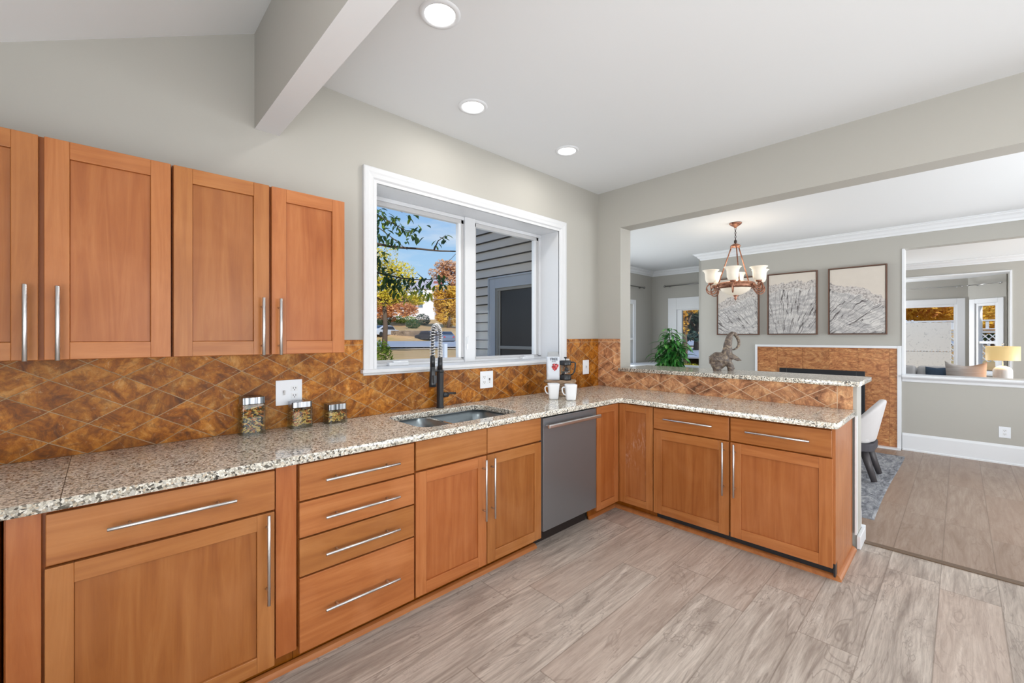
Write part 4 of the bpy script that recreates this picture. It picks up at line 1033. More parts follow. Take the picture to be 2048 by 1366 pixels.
for k in range(6):
    th = math.radians(-33 + 60 * k)
    d = (LAT * math.sin(th) - FW * math.cos(th)); c = Vector((cx, cy, 0)) + d * 0.290
    ar = MB(); up = Vector((0, 0, 1))
    ar.tube([Vector((cx, cy, 2.02)) + d * (0.222 - 0.0 + 0.058 * math.cos(t * PI / 10 + PI)) + d * 0.062 + up * (-0.045 - 0.062 * math.sin(t * PI / 10 + PI) * -1) for t in range(0, 16)], 0.0068, 8)
    ar.tube([Vector((cx, cy, 2.02)) + d * 0.205, c + up * 1.985, c + up * 2.045], [.009, .009, .012], 8)
    ar.tube([c + up * 1.985 + d * (-0.045 * math.cos(t * PI / 7)) + up * (-0.045 * math.sin(t * PI / 7) + 0.0) for t in range(8)], 0.006, 8)
    ar.ball(c - d * 0.055 + up * 1.998, 0.018, 10)
    ar.lathe([(0.0, 2.030), (0.026, 2.034), (0.034, 2.046), (0.030, 2.052), (0, 2.054)], (c.x, c.y, 0), 20)
    a_o = build(ar, 'arm', 'copper', e)
    build(MB().lathe([(0.030, 2.050), (0.052, 2.064), (0.061, 2.092), (0.063, 2.130), (0.066, 2.165), (0.078, 2.190), (0.094, 2.202), (0.092, 2.205), (0.074, 2.194), (0.062, 2.168), (0.058, 2.13), (0.055, 2.094), (0.046, 2.068), (0.0, 2.056)], (c.x, c.y, 0), 28), 'shade', 'shade', a_o)
d = bpy.data.lights.new('chandelier_lamp', 'POINT'); d.energy = 7; d.color = (1, .86, .68); d.shadow_soft_size = 0.2
o = bpy.data.objects.new('chandelier_lamp', d); COL.objects.link(o); o.location = (cx, cy, 2.26)

# ================================================================== WALL ART
def art_mat():
    m = mat('tree_ring_print', (0.6, 0.58, 0.55), 0.8, spec=0.1); n = NT(m); p = n.pos(); s = n.sep(p)
    wob = n.noise(n.scale(p, (1, 3, 3)), 1.6, 5, 0.7)
    y, z = s[1], s[2]
    rx = n.math('SUBTRACT', y, 1.70); rz = n.math('SUBTRACT', z, 0.10)
    R = n.math('SQRT', n.math('ADD', n.math('MULTIPLY', rx, rx), n.math('MULTIPLY', rz, rz)))
    R = n.math('ADD', R, n.math('MULTIPLY', n.math('SUBTRACT', wob, .5), 0.22))
    R = n.math('ADD', R, n.math('MULTIPLY', n.math('SUBTRACT', n.noise(p, 14, 5, .7), .5), 0.06))
    lx = n.math('SUBTRACT', y, 1.78); lz = n.math('SUBTRACT', z, 1.02)
    ang = n.math('ARCTAN2', lx, lz)
    av = n.math('ADD', ang, n.math('MULTIPLY', n.math('SUBTRACT', n.noise(p, 5, 3), .5), 0.10))
    cr = n.noise(n.comb(n.math('MULTIPLY', av, 12.0), n.math('MULTIPLY', R, 1.3), 0.0), 1.35, 2, 0.4)
    crack = n.ramp(n.math('ABSOLUTE', n.math('SUBTRACT', cr, 0.5)), [(0.0, G(1)), (0.020, G(0))])
    fineN = n.noise(n.comb(n.math('MULTIPLY', av, 46.0), n.math('MULTIPLY', R, 5.0), 0.0), 2.0, 4, 0.7)
    fine = n.ramp(fineN, [(0.40, G(0.75)), (0.54, G(0))])
    rings = n.noise(n.comb(n.math('MULTIPLY', R, 17.0), n.math('MULTIPLY', av, 1.4), 0.0), 1.6, 4, .6)
    band = n.ramp(rings, [(0.42, G(.55)), (0.56, G(0))])
    c = n.mix(band, srgb(214, 211, 208), srgb(136, 134, 138))
    c = n.mix(fine, c, srgb(150, 147, 148))
    c = n.mix(crack, c, srgb(74, 68, 68))
    bark = n.ramp(n.noise(p, 42, 5, .75), [(0.36, srgb(128, 122, 120)), (0.55, srgb(206, 200, 196))])
    c = n.mix(n.ramp(R, [(0.0, G(0)), (1.0, G(1))]) if False else n.math('GREATER_THAN', R, 1.98), c, bark)
    cream = n.mix(n.math('MULTIPLY', n.noise(p, 9, 5), .5), srgb(216, 208, 198), srgb(196, 186, 176))
    c = n.mix(n.math('GREATER_THAN', R, 2.085), c, cream)
    n.base(c); return m
M['art'] = art_mat(); M['frame'] = mat('walnut_frame', srgb(104, 74, 60), 0.5)
def art(y0, y1, label):
    z0, z1 = 1.432, 2.328
    e = empty('framed_print', (7.2, (y0 + y1) / 2, (z0 + z1) / 2), label, 'wall art', 'tree ring prints over the fireplace')
    f = MB(); w = .012
    for a, b, c, d_ in ((y0, y1, z0, z0 + w), (y0, y1, z1 - w, z1), (y0, y0 + w, z0 + w, z1 - w), (y1 - w, y1, z0 + w, z1 - w)): f.box(7.152, 7.198, a, b, c, d_)
    build(f, 'frame', 'frame', e); build(MB().box(7.162, 7.190, y0 + w + .006, y1 - w - .006, z0 + w + .006, z1 - w - .006), 'canvas', 'art', e)
art(2.101, 2.712, 'framed tree ring print behind the chandelier, leftmost of three')
art(1.369, 1.986, 'framed tree ring print in the middle of the three')
art(0.639, 1.247, 'framed tree ring print nearest the living room opening, rightmost of three')

# ================================================================== FIREPLACE
e = empty('fireplace', (7.2, 1.335, 0), 'travertine tiled fireplace surround edged in white with a black firebox', 'fireplace')
t = MB(); t.box(7.180, 7.198, 0.545, 0.865, 0.0, 1.256); t.box(7.180, 7.198, 1.83, 2.125, 0.0, 1.256); t.box(7.180, 7.198, 0.865, 1.83, 0.952, 1.256)
build(t, 'tile_surround', 'tile_fire', e)
t = MB(); t.box(7.165, 7.198, 2.125, 2.156, 0, 1.288); t.box(7.165, 7.198, 0.505, 0.545, 0, 1.288); t.box(7.165, 7.198, 0.545, 2.125, 1.256, 1.288)
build(t, 'white_border', 'white', e, 0.003)
t = MB(); t.box(7.160, 7.198, 0.857, 0.945, 0.02, 0.952); t.box(7.160, 7.198, 1.74, 1.83, 0.02, 0.952); t.box(7.160, 7.198, 0.945, 1.74, 0.87, 0.952); t.box(7.160, 7.198, 0.945, 1.74, 0.02, 0.10)
build(t, 'firebox_frame', 'black', e, 0.003)
build(MB().box(7.176, 7.190, 0.945, 1.74, 0.10, 0.87), 'fire_screen', mat('smoked_screen', (0.012, 0.012, 0.013), 0.25), e)
build(MB().box(7.1, 7.198, 0.505, 2.156, 0.0, 0.018), 'hearth_strip', 'white', e)

# ================================================================== CURTAIN RODS
M['rod'] = mat('brushed_rod', (0.30, 0.29, 0.28), 0.35, 0.8); M['rods'] = mat('silver_rod', (0.55, 0.55, 0.54), 0.25, 0.9)
def rod(pts, wall_d, label, m, r=0.011, loc=None):
    e = empty('curtain_rod', pts[0], label, 'curtain rod'); W = Vector(wall_d)
    build(MB().tube(pts, r, 12), 'pole', m, e)
    for q in (pts[0], pts[-1]): build(MB().ball(q, r * 2.1, 12), 'finial', m, e)
    for q, q2 in ((pts[0], pts[1]), (pts[-1], pts[-2])):
        b = Vector(q).lerp(Vector(q2), 0.08 / max((Vector(q2) - Vector(q)).length, .1))
        build(MB().tube([b, b + W], r * .7, 8).tube([b + W * .93, b + W * .995], r * 2, 12), 'bracket', m, e)
    return e
rod([(7.95, 4.43, 2.40), (5.0, 4.43, 2.40)], (0, 0.069, 0), 'brushed grey curtain rod on the left dining wall', 'rod')
rod([(8.33, 4.19, 2.435), (8.33, 3.02, 2.435)], (0.069, 0, 0), 'brushed grey curtain rod over the window in the recess', 'rod')
rod([(11.90, 1.9, 2.375), (11.90, -0.03, 2.375)], (0.099, 0, 0), 'silver curtain rod over the wide bay window', 'rods', 0.008)
rod([(11.87, -0.10, 2.375), (11.555, -0.50, 2.375)], (0.075, -0.06, 0), 'short silver curtain rod over the narrow angled bay window', 'rods', 0.008)

# windows of the dining room
mb = MB(); mb.box(8.375, 8.399, 2.985, 3.96, 1.95, 2.19); mb.box(8.375, 8.399, 3.96, 4.14, 0.80, 2.19); mb.box(8.33, 8.399, 2.985, 4.16, 0.775, 0.80); mb.box(8.382, 8.399, 2.985, 4.1, 0.66, 0.775)
w = struct(mb, 'window_5', 'white', 0.004)
f = MB(); f.box(8.40, 8.46, 3.86, 3.96, 0.80, 1.95); f.box(8.40, 8.46, 2.98, 3.86, 1.93, 1.95); f.box(8.40, 8.46, 2.98, 3.86, 0.80, 0.84); build(f, 'sash', 'white', w, 0.003)
build(MB().box(8.43, 8.435, 2.98, 3.86, 0.84, 1.93), 'pane', 'glass', w)
mb = MB(); mb.box(7.62, 7.71, 4.478, 4.499, 0.62, 2.14); mb.box(4.2, 7.62, 4.478, 4.499, 2.05, 2.14); mb.box(4.2, 4.3, 4.478, 4.499, 0.62, 2.05); mb.box(4.2, 7.71, 4.45, 4.499, 0.67, 0.70)
w = struct(mb, 'window_6', 'white', 0.004)
f = MB(); f.box(5.9, 5.98, 4.50, 4.56, 0.70, 2.05); f.box(4.3, 7.62, 4.50, 4.56, 1.34, 1.39); build(f, 'sash', 'white', w)
build(MB().box(4.3, 7.62, 4.56, 4.565, 0.70, 2.05), 'pane', 'glass', w)

# ================================================================== DINING FURNITURE
e = empty('sideboard', (7.6, 4.2, 0), 'low white sideboard with a rounded end against the dining wall', 'sideboard')
build(MB().prism(rrect(6.93, 8.30, 3.96, 4.44, 0.16, 8), 0.862, 0.892), 'top', 'white', e, 0.008)
build(MB().prism(rrect(6.99, 8.24, 4.02, 4.43, 0.10, 8), 0.0, 0.862), 'body', 'white', e)
def rugpt(u, v):
    x = 4.26 + 2.52 * u; y = 0.455 + 2.95 * v
    x += 0.012 * math.sin(7 * v); y += 0.010 * math.sin(5 * u) * (1 - v)
    h = 0.012 * min(1, 8 * min(u, 1 - u)) * min(1, 8 * min(v, 1 - v)); return (x, y, 0.001 + h * (0.8 + 0.2 * random.random()))
o = build(MB().grid(rugpt, 110, 120), 'area_rug', 'rug'); s = o.modifiers.new('thick', 'SOLIDIFY'); s.thickness = 0.001
tag(o, 'mottled grey shag rug under the dining table', 'rug')
M['table'] = mat('dark_table_wood', srgb(84, 66, 54), 0.4)
e = empty('dining_table', (5.5, 1.95, 0), 'dark wooden dining table under the chandelier, hidden behind the ledge', 'table')
build(MB().box(5.02, 5.98, 1.0, 2.95, 0.712, 0.745), 'tabletop', 'table', e, 0.004)
for sx in (5.08, 5.85):
    for sy in (1.08, 2.80): build(MB().box(sx, sx + .07, sy, sy + .07, 0.016, 0.712), 'leg', 'table', e)
e = empty('dining_chair', (5.48, 0.78, 0), 'light grey upholstered barrel chair with dark legs on the rug beside the peninsula', 'chair')
CXc, CYc = 5.49, 0.80
def shell(u, v, inner):
    a = PI * (0.02 + 0.96 * u); side = math.sin(a)        # 0 at the arms, 1 at the back
    top = 0.47 + 0.325 * max(0.0, side) ** 0.85
    r = 0.245 if not inner else 0.195
    flare = 1 + 0.14 * v
    z = 0.372 + (top - 0.372) * v
    x = CXc + r * math.cos(a) * flare * (1 if not inner else .98); y = CYc - (r + .0) * side ** .8 * (1 + 0.36 * v) + 0.02
    if side < .2: y += (0.2 - side) * 0.9
    return (x, y, z + (0.0 if inner else 0))
N1, N2 = 41, 10; vs = [shell(i / (N1 - 1), j / (N2 - 1), False) for j in range(N2) for i in range(N1)] + [shell(i / (N1 - 1), j / (N2 - 1), True) for j in range(N2) for i in range(N1)]
fs = []; O = N1 * N2
for j in range(N2 - 1):
    for i in range(N1 - 1):
        a, b, c, d = j * N1 + i, j * N1 + i + 1, (j + 1) * N1 + i + 1, (j + 1) * N1 + i
        fs += [(a, b, c, d), (O + a, O + d, O + c, O + b)]
for i in range(N1 - 1):
    a, b = (N2 - 1) * N1 + i, (N2 - 1) * N1 + i + 1; fs += [(a, b, O + b, O + a), (i, O + i, O + i + 1, i + 1)]
for j in range(N2 - 1):
    for i in (0, N1 - 1): a, d = j * N1 + i, (j + 1) * N1 + i; fs.append((a, O + a, O + d, d))
o = build(MB().add(vs, fs, 0, True), 'backrest', 'chair', e); sb_ = o.modifiers.new('soft', 'SUBSURF'); sb_.levels = 1; sb_.render_levels = 2
build(MB().prism(rrect(CXc - .21, CXc + .21, CYc - .20, CYc + .27, .10), 0.372, 0.47), 'seat', 'chair', e, 0.02)
build(MB().prism(rrect(CXc - .235, CXc + .235, CYc - .23, CYc + .24, .12), 0.300, 0.372), 'seat_base', 'chairbase', e, 0.008)
for sx in (-1, 1):
    for sy in (-1, 1):
        p0 = Vector((CXc + sx * .15, CYc + sy * .15, 0.302)); p1 = Vector((CXc + sx * .185, CYc + (-.235 if sy < 0 else .20), 0.020))
        build(MB().tube([p0, p1], [0.036, 0.024], 4), 'leg', 'legwood', e)

# ---- plant on the table
def leaf(mb, base, dirv, L, w, droop, mi=0, seg=5):
    d = Vector(dirv).normalized(); side = d.cross(Vector((0, 0, 1)))
    if side.length < .1: side = Vector((1, 0, 0))
    side.normalize(); p = Vector(base); pts = []
    for i in range(seg + 1):
        t = i / seg; ww = w * math.sin(PI * min(1, t * .92 + .06)) ** .8
        nrm = side.cross(d).normalized()
        pts.append((p - side * ww + nrm * ww * .35, p.copy(), p + side * ww + nrm * ww * .35))
        d = (d + Vector((0, 0, -droop / seg))).normalized(); p = p + d * L / seg
    o = len(mb.v)
    for a, b, c in pts: mb.v += [tuple(a), tuple(b), tuple(c)]
    for i in range(seg):
        for k in range(2):
            mb.f.append([o + i * 3 + k, o + i * 3 + k + 1, o + (i + 1) * 3 + k + 1, o + (i + 1) * 3 + k]); mb.m.append(mi); mb.sm.append(True)
px0, py0 = at(1344, 5.6)
e = empty('potted_plant', (px0, py0, 0.746), 'bushy green leafy potted plant standing behind the granite bar ledge', 'plant')
build(MB().lathe([(0, 0), (0.075, 0), (0.10, 0.13), (0.105, 0.15), (0.095, 0.15), (0.09, 0.13), (0, 0.12)], (px0, py0, 0.747), 28), 'pot', 'ceramic', e)
fo = MB(); st = MB(); r_ = random.Random(11)
for k in range(34):
    a = r_.uniform(0, 2 * PI); out = r_.uniform(0.02, 0.20); h = r_.uniform(0.30, 0.76) * (1 - out * 1.1)
    if k < 5: out = r_.uniform(.0, .10); h = r_.uniform(.66, .78)
    p0 = Vector((px0, py0, 0.87)); p1 = p0 + Vector((math.cos(a) * out * .5, math.sin(a) * out * .5, h * .55)); p2 = Vector((px0 + math.cos(a) * out, py0 + math.sin(a) * out, 0.75 + h))
    st.tube([p0, p1, p2], [.005, .004, .0025], 6)
    nl = 16 if k > 4 else 9
    for i in range(nl):
        t = 0.25 + .75 * i / (nl - 1); b = p0.lerp(p1, min(1, t * 2)) if t < .5 else p1.lerp(p2, (t - .5) * 2)
        aa = i * 2.4 + a; L = r_.uniform(.12, .21)
        leaf(fo, b, (math.cos(aa), math.sin(aa), r_.uniform(.1, .9)), L, L * r_.uniform(.07, .125), r_.uniform(.9, 1.9))
build(fo, 'foliage', 'green1', e, fix=False); build(st, 'stems', mat('stem', (.10, .12, .04), .6), e)

# ================================================================== LIVING ROOM
def pillow(name, c, w, h, t, m, label, rz, lean=0.0, sag=0.0):
    R = Euler((0, lean, rz)).to_matrix(); c = Vector(c)
    def f(u, v, s_):
        a, b = 2 * u - 1, 2 * v - 1
        ed = (1 - abs(a) ** 2.4) * (1 - abs(b) ** 2.4); th = t * ed ** .55
        pinch = 1 - 0.08 * (1 - abs(a)) if True else 1
        x = a * w / 2 * (1 - .07 * (1 - b * b) * -0 + -.06 * (1 - abs(b)) * abs(a)); z = b * h / 2 * (1 - .10 * (1 - abs(a)) * abs(b)) - sag * (1 - a * a) * (b > 0) * b
        return c + R @ Vector((s_ * th, x, z))
    mb = MB().grid(lambda u, v: f(u, v, 1), 25, 19).grid(lambda u, v: f(u, v, -1), 25, 19)
    o = build(mb, name, m); return tag(o, label, 'pillow', 'sofa pillows')
e = empty('sofa', (9.3, 0.9, 0), 'white sofa in the living room seen over the half wall', 'sofa')
build(MB().box(8.75, 9.62, -0.20, 2.1, 0.12, 0.44), 'base', 'sofa', e, 0.03)
build(MB().box(9.45, 9.62, -0.20, 2.1, 0.441, 0.90), 'backrest', 'sofa', e, 0.05, 3)
for y0, y1 in ((0.485, 1.20), (-0.10, 0.475), (1.21, 1.95)): build(MB().box(9.30, 9.447, y0, y1, 0.50, 0.945), 'back_cushion', 'sofa', e, 0.045, 4)
for y0, y1 in ((-0.19, 0.90), (0.91, 2.0)): build(MB().box(8.75, 9.298, y0, y1, 0.442, 0.545), 'seat_cushion', 'sofa', e, 0.03, 3)
def stripe_mat():
    m = mat('striped_woven', srgb(206, 202, 200), .9, spec=.1); n = NT(m); s = n.sep(n.pos())
    k = n.noise(n.comb(n.math('MULTIPLY', s[2], 60.0), n.math('MULTIPLY', s[1], 1.5), 0.0), 2.2, 4)
    c = n.mix(n.ramp(k, [(.4, G(.6)), (.6, G(0))]), srgb(212, 209, 208), srgb(168, 152, 142))
    g = n.ramp(n.math('MULTIPLY_ADD', s[1], -2.2, .10), [(0.05, G(0)), (.6, G(.8))])
    n.base(n.mix(g, c, srgb(216, 160, 118))); return m
M['stripe'] = stripe_mat()
pillow('throw_pillow', (9.09, -0.055, 0.845), 0.43, 0.40, 0.085, 'stripe', 'large striped cream pillow fading to peach, leaning beside the lamp', 0.12, 0.16, 0.05)
pillow('throw_pillow', (9.175, 0.25, 0.775), 0.26, 0.34, 0.075, 'blue', 'navy blue knitted pillow left of the large striped pillow', -0.1, 0.2)
pillow('throw_pillow', (9.16, 0.80, 0.775), 0.32, 0.36, 0.075, 'blue', 'dark pillow just showing at the living room jamb', 0.1, 0.2)
lx, ly = 9.417, -0.423
e = empty('end_table', (lx, ly, 0), 'round side table under the living room lamp, hidden by the half wall', 'table')
build(MB().lathe([(0, .60), (.21, .60), (.21, .63), (0, .63)], (lx, ly, 0), 30), 'top', 'table', e); build(MB().lathe([(.16, 0), (.14, .02), (.03, .04), (.03, .60)], (lx, ly, 0), 20), 'pedestal', 'table', e)
e = empty('table_lamp', (lx, ly, 0.631), 'ribbed white table lamp with a glowing amber drum shade', 'lamp')
build(MB().lathe([(0, 0), (.085, 0), (.095, .03), (.098, .10), (.098, .285), (.086, .315), (.060, .335), (.03, .350), (0, .352)], (lx, ly, 0.632), 72, rib=-.045), 'base', 'ceramic_rib', e)
build(MB().cyl((lx, ly, .984), (lx, ly, 1.30), 0.008, 10).ball((lx, ly, 1.30), .012, 8), 'stem', 'steel', e)
build(MB().lathe([(.170, 1.062), (.170, 1.265), (.167, 1.265), (.167, 1.062), (.170, 1.062)], (lx, ly, 0), 48), 'lamp_shade', 'lampshade', e)
d = bpy.data.lights.new('lamp_bulb', 'POINT'); d.energy = 7; d.color = (1, .72, .36); d.shadow_soft_size = 0.05
o = bpy.data.objects.new('lamp_bulb', d); COL.objects.link(o); o.location = (lx, ly, 1.15)

# ================================================================== EXTERIOR
def lerp_tab(tab, q):
    if q <= tab[0][0]: return tab[0][1]
    for (a, za), (b, zb) in zip(tab, tab[1:]):
        if q <= b: return za + (zb - za) * (q - a) / (b - a)
    return tab[-1][1]
HT = [(0, 0.0), (20, 0.45), (36, 0.40), (50, 0.60), (60, 0.80), (62, 0.95), (66.5, 2.35), (85, 3.6), (95, 5.2), (150, 7.0), (260, 9)]
def ground(x, y):
    dx = max(-3 - x, 0, x - 12.6); dy = max(-4 - y, 0, y - 4.7); d = math.hypot(dx, dy)
    base_ = -0.45 + 0.9 * min(1, d / 13) ** 1.0
    q = 0.5 * x + 0.866 * y
    if q > 16: base_ = min(base_, 0.45) + (lerp_tab(HT, q) - 0.45)
    return base_
gr = MB(); 
ys = [-40, -20, -8, -4, 0] + [4 + i * 1.0 for i in range(16)] + [22 + i * 1.6 for i in range(40)] + [90, 100, 120, 160, 220]
xs = [-120, -80, -50, -35, -25, -18, -12, -8, -5] + [-3 + i * 1.5 for i in range(50)] + [76, 85, 100, 130, 180]
vs = [(x, y, ground(x, y)) for y in ys for x in xs]; nx = len(xs)
gr.add(vs, [(j * nx + i, j * nx + i + 1, (j + 1) * nx + i + 1, (j + 1) * nx + i) for j in range(len(ys) - 1) for i in range(nx - 1)], 0, False)
M['grass'] = mat('autumn_lawn', srgb(170, 148, 104), .95, spec=.05); n = NT(M['grass'])
k = n.noise(n.pos(), 0.35, 5, .7); k2 = n.noise(n.pos(), 5, 4)
n.base(n.mix(n.math('MULTIPLY', k2, .5), n.ramp(k, [(.35, srgb(196, 160, 118)), (.55, srgb(178, 150, 104)), (.72, srgb(150, 148, 84))]), srgb(212, 176, 132)))
struct(gr, 'ground', 'grass')
def strip(q0, q1, name, m, dz, p0=-70, p1=90, thick=0.02, nq=6):
    mb = MB(); F = Vector((0.5, 0.866, 0)); S = Vector((0.866, -0.5, 0)); npz = 60; vs = []
    for j in range(nq + 1):
        for i in range(npz + 1):
            p = p0 + (p1 - p0) * i / npz; bend = 0.0011 * max(0, -p - 4) ** 2; q = q0 + (q1 - q0) * j / nq + bend
            v = F * q + S * p; vs.append((v.x, v.y, lerp_tab(HT, q) + dz))
    w_ = npz + 1; mb.add(vs, [(j * w_ + i, j * w_ + i + 1, (j + 1) * w_ + i + 1, (j + 1) * w_ + i) for j in range(nq) for i in range(npz)])
    return struct(mb, name, m)
M['asphalt'] = mat('asphalt', srgb(150, 156, 166), .9); n = NT(M['asphalt']); n.base(n.mix(n.noise(n.pos(), .8, 4), srgb(134, 140, 152), srgb(176, 180, 188)))
M['concrete'] = mat('pale_concrete', srgb(214, 196, 176), .9)
strip(38, 58, 'street', 'asphalt', 0.10); strip(33.2, 34.6, 'sidewalk', 'concrete', 0.10); strip(37.4, 38, 'kerb', 'concrete', 0.14)
def world_at(px, fwd, z=None):
    x, y = at(px, fwd); return Vector((x, y, ground(x, y) if z is None else z))
# stone retaining wall
M['stone'] = mat('field_stone', srgb(120, 104, 88), .9); n = NT(M['stone'])
n.base(n.mix(n.ramp(n.voro(n.pos(), 3.2, 'DISTANCE_TO_EDGE'), [(.0, G(1)), (.08, G(0))]), n.ramp(n.noise(n.pos(), 2, 4), [(.3, srgb(96, 82, 70)), (.7, srgb(156, 136, 116))]), srgb(80, 66, 56)))
a = world_at(740, 62, 0); b = world_at(872, 62, 0)
dv = (b - a).normalized(); nv = Vector((-dv.y, dv.x, 0)) * .5
o = build(MB().prism([(a.x, a.y), (b.x, b.y), ((b + nv).x, (b + nv).y), ((a + nv).x, (a + nv).y)], 0.6, 2.32), 'retaining_wall', 'stone', None, 0.05)
tag(o, 'low brown stone retaining wall across the street, seen through the left window pane', 'wall')
# wing siding: lapped vinyl boards on the exterior wall seen through the right pane
sd = MB(); pit = 0.121; z = -0.45; XS_ = 3.80
WY0, WY1, WZ_0, WZ_1 = 3.30, 4.36, 0.95, 2.17
def board(y0, y1, z0):
    sd.add([(XS_ - .030, y0, z0), (XS_ - .030, y1, z0), (XS_ - .004, y1, z0 + pit * .93), (XS_ - .004, y0, z0 + pit * .93), (XS_, y0, z0 - .0), (XS_, y1, z0), (XS_, y1, z0 + pit), (XS_, y0, z0 + pit)],
           [(0, 1, 2, 3), (3, 2, 6, 7), (0, 3, 7, 4), (1, 5, 6, 2)])
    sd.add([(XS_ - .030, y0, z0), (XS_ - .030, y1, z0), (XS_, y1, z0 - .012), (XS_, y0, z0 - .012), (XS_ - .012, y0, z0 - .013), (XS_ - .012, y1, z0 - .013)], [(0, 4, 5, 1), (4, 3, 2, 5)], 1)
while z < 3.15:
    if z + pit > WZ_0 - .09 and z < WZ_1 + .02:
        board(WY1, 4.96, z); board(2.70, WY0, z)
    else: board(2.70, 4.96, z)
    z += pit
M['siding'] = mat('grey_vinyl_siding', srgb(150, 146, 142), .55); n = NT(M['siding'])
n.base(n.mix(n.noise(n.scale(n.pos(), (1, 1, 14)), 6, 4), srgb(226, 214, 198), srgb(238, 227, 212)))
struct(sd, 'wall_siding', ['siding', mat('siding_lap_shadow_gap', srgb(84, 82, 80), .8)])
mb = MB(); mb.box(3.745, 3.80, WY1 - .115, WY1, WZ_0, WZ_1 - .0); mb.box(3.745, 3.80, WY0, WY0 + .10, WZ_0, WZ_1); mb.box(3.745, 3.80, WY0 + .10, WY1 - .115, WZ_1 - .13, WZ_1); mb.box(3.72, 3.80, WY0 - .02, WY1 + .02, WZ_0 - .05, WZ_0)
mb.box(3.735, 3.80, WY1, WY1 + .022, WZ_0, WZ_1 + .02); mb.box(3.735, 3.80, WY0, WY1, WZ_1, WZ_1 + .022)
w = struct(mb, 'window_2', mat('exterior_trim', srgb(196, 200, 206), .5), .003)
f = MB(); y0, y1, z0, z1 = WY0 + .10, WY1 - .115, WZ_0, WZ_1 - .13
for (a_, b_, c_, d_) in ((y0, y0 + .035, z0, z1), (y1 - .035, y1, z0, z1), (y0 + .035, y1 - .035, z1 - .035, z1), (y0 + .035, y1 - .035, z0, z0 + .04), (y0 + .07, y1 - .07, 1.245, 1.285)): f.box(3.762, 3.80, a_, b_, c_, d_)
f.box(3.772, 3.80, y1 - .07, y1 - .035, z0 + .04, z1 - .035); f.box(3.772, 3.80, y0 + .035, y0 + .07, z0 + .04, z1 - .035)
build(f, 'storm_frame', mat('storm_frame_grey', srgb(170, 166, 158), .5), w, .003)
build(MB().box(3.785, 3.799, y0 + .02, y1 - .02, z0 + .02, z1 - .02), 'screen', mat('dark_screen', srgb(52, 50, 50), .35), w)
# eave of the wing, plus unseen overhang added to shade the siding
struct(MB().box(3.6, 8.9, 2.7, 5.1, 3.2, 3.35).box(-1.3, 3.8, 2.5, 4.1, 3.4, 3.5), 'trim_eave_and_sun_blocker', 'white')

# ---- foliage builders
def foliage_mat(name, cols, sc_=1.2):
    m = mat(name, cols[0], .8, spec=.1); n = NT(m); k = n.math('ADD', n.math('MULTIPLY', n.noise(n.pos(), sc_, 4, .7), .6), n.math('MULTIPLY', n.noise(n.pos(), sc_ * 9, 2), .4))
    st_ = [(.30 + .4 * i / (len(cols) - 1), c) for i, c in enumerate(cols)]; n.base(n.ramp(k, st_))
    tb_ = n.new('ShaderNodeBsdfTranslucent'); n.l.new(n.b.inputs['Base Color'].links[0].from_socket, tb_.inputs[0])
    mx = n.new('ShaderNodeMixShader'); mx.inputs[0].default_value = .35; out = [x for x in n.n if x.type == 'OUTPUT_MATERIAL'][0]
    n.l.new(n.b.outputs[0], mx.inputs[1]); n.l.new(tb_.outputs[0], mx.inputs[2]); n.l.new(mx.outputs[0], out.inputs[0]); return m
M['f_yel'] = foliage_mat('leaves_yellow', [srgb(150, 156, 54), srgb(222, 204, 70), srgb(242, 226, 128)], .8)
M['f_org'] = foliage_mat('leaves_orange', [srgb(178, 112, 66), srgb(222, 162, 108), srgb(236, 196, 150)], .4)
M['f_yo'] = foliage_mat('leaves_gold', [srgb(196, 132, 84), srgb(226, 186, 76), srgb(238, 214, 112)], .35)
M['f_peach'] = foliage_mat('leaves_peach', [srgb(190, 140, 104), srgb(222, 178, 138), srgb(236, 204, 170)], .4)
M['f_dk'] = foliage_mat('leaves_dark_green', [srgb(44, 60, 48), srgb(78, 106, 70), srgb(122, 146, 90)], 2.5)
M['f_grn'] = foliage_mat('leaves_green', [srgb(64, 88, 36), srgb(128, 150, 52), srgb(190, 196, 80)], 2)
M['f_fir'] = foliage_mat('leaves_blue_green', [srgb(40, 58, 56), srgb(78, 100, 92), srgb(120, 130, 100)], .8)
M['bark'] = mat('bark', srgb(92, 78, 68), .9)
def cloud(mb, c, rad, nleaf, size, rnd, mi=0, flat=0.0):
    c = Vector(c)
    for _ in range(nleaf):
        while True:
            v = Vector((rnd.uniform(-1, 1), rnd.uniform(-1, 1), rnd.uniform(-1, 1)))
            if 0.15 < v.length <= 1: break
        if rnd.random() < .6: v = v.normalized() * rnd.uniform(.75, 1.0)
        p = c + Vector((v.x * rad[0], v.y * rad[1], v.z * rad[2])); s = size * rnd.uniform(.6, 1.3)
        a = Vector((rnd.gauss(0, 1), rnd.gauss(0, 1), rnd.gauss(0, 1))).normalized(); b = a.orthogonal().normalized()
        mb.add([p - a * s, p + b * s * .45, p + a * s, p - b * s * .45], [(0, 1, 2, 3)], mi)
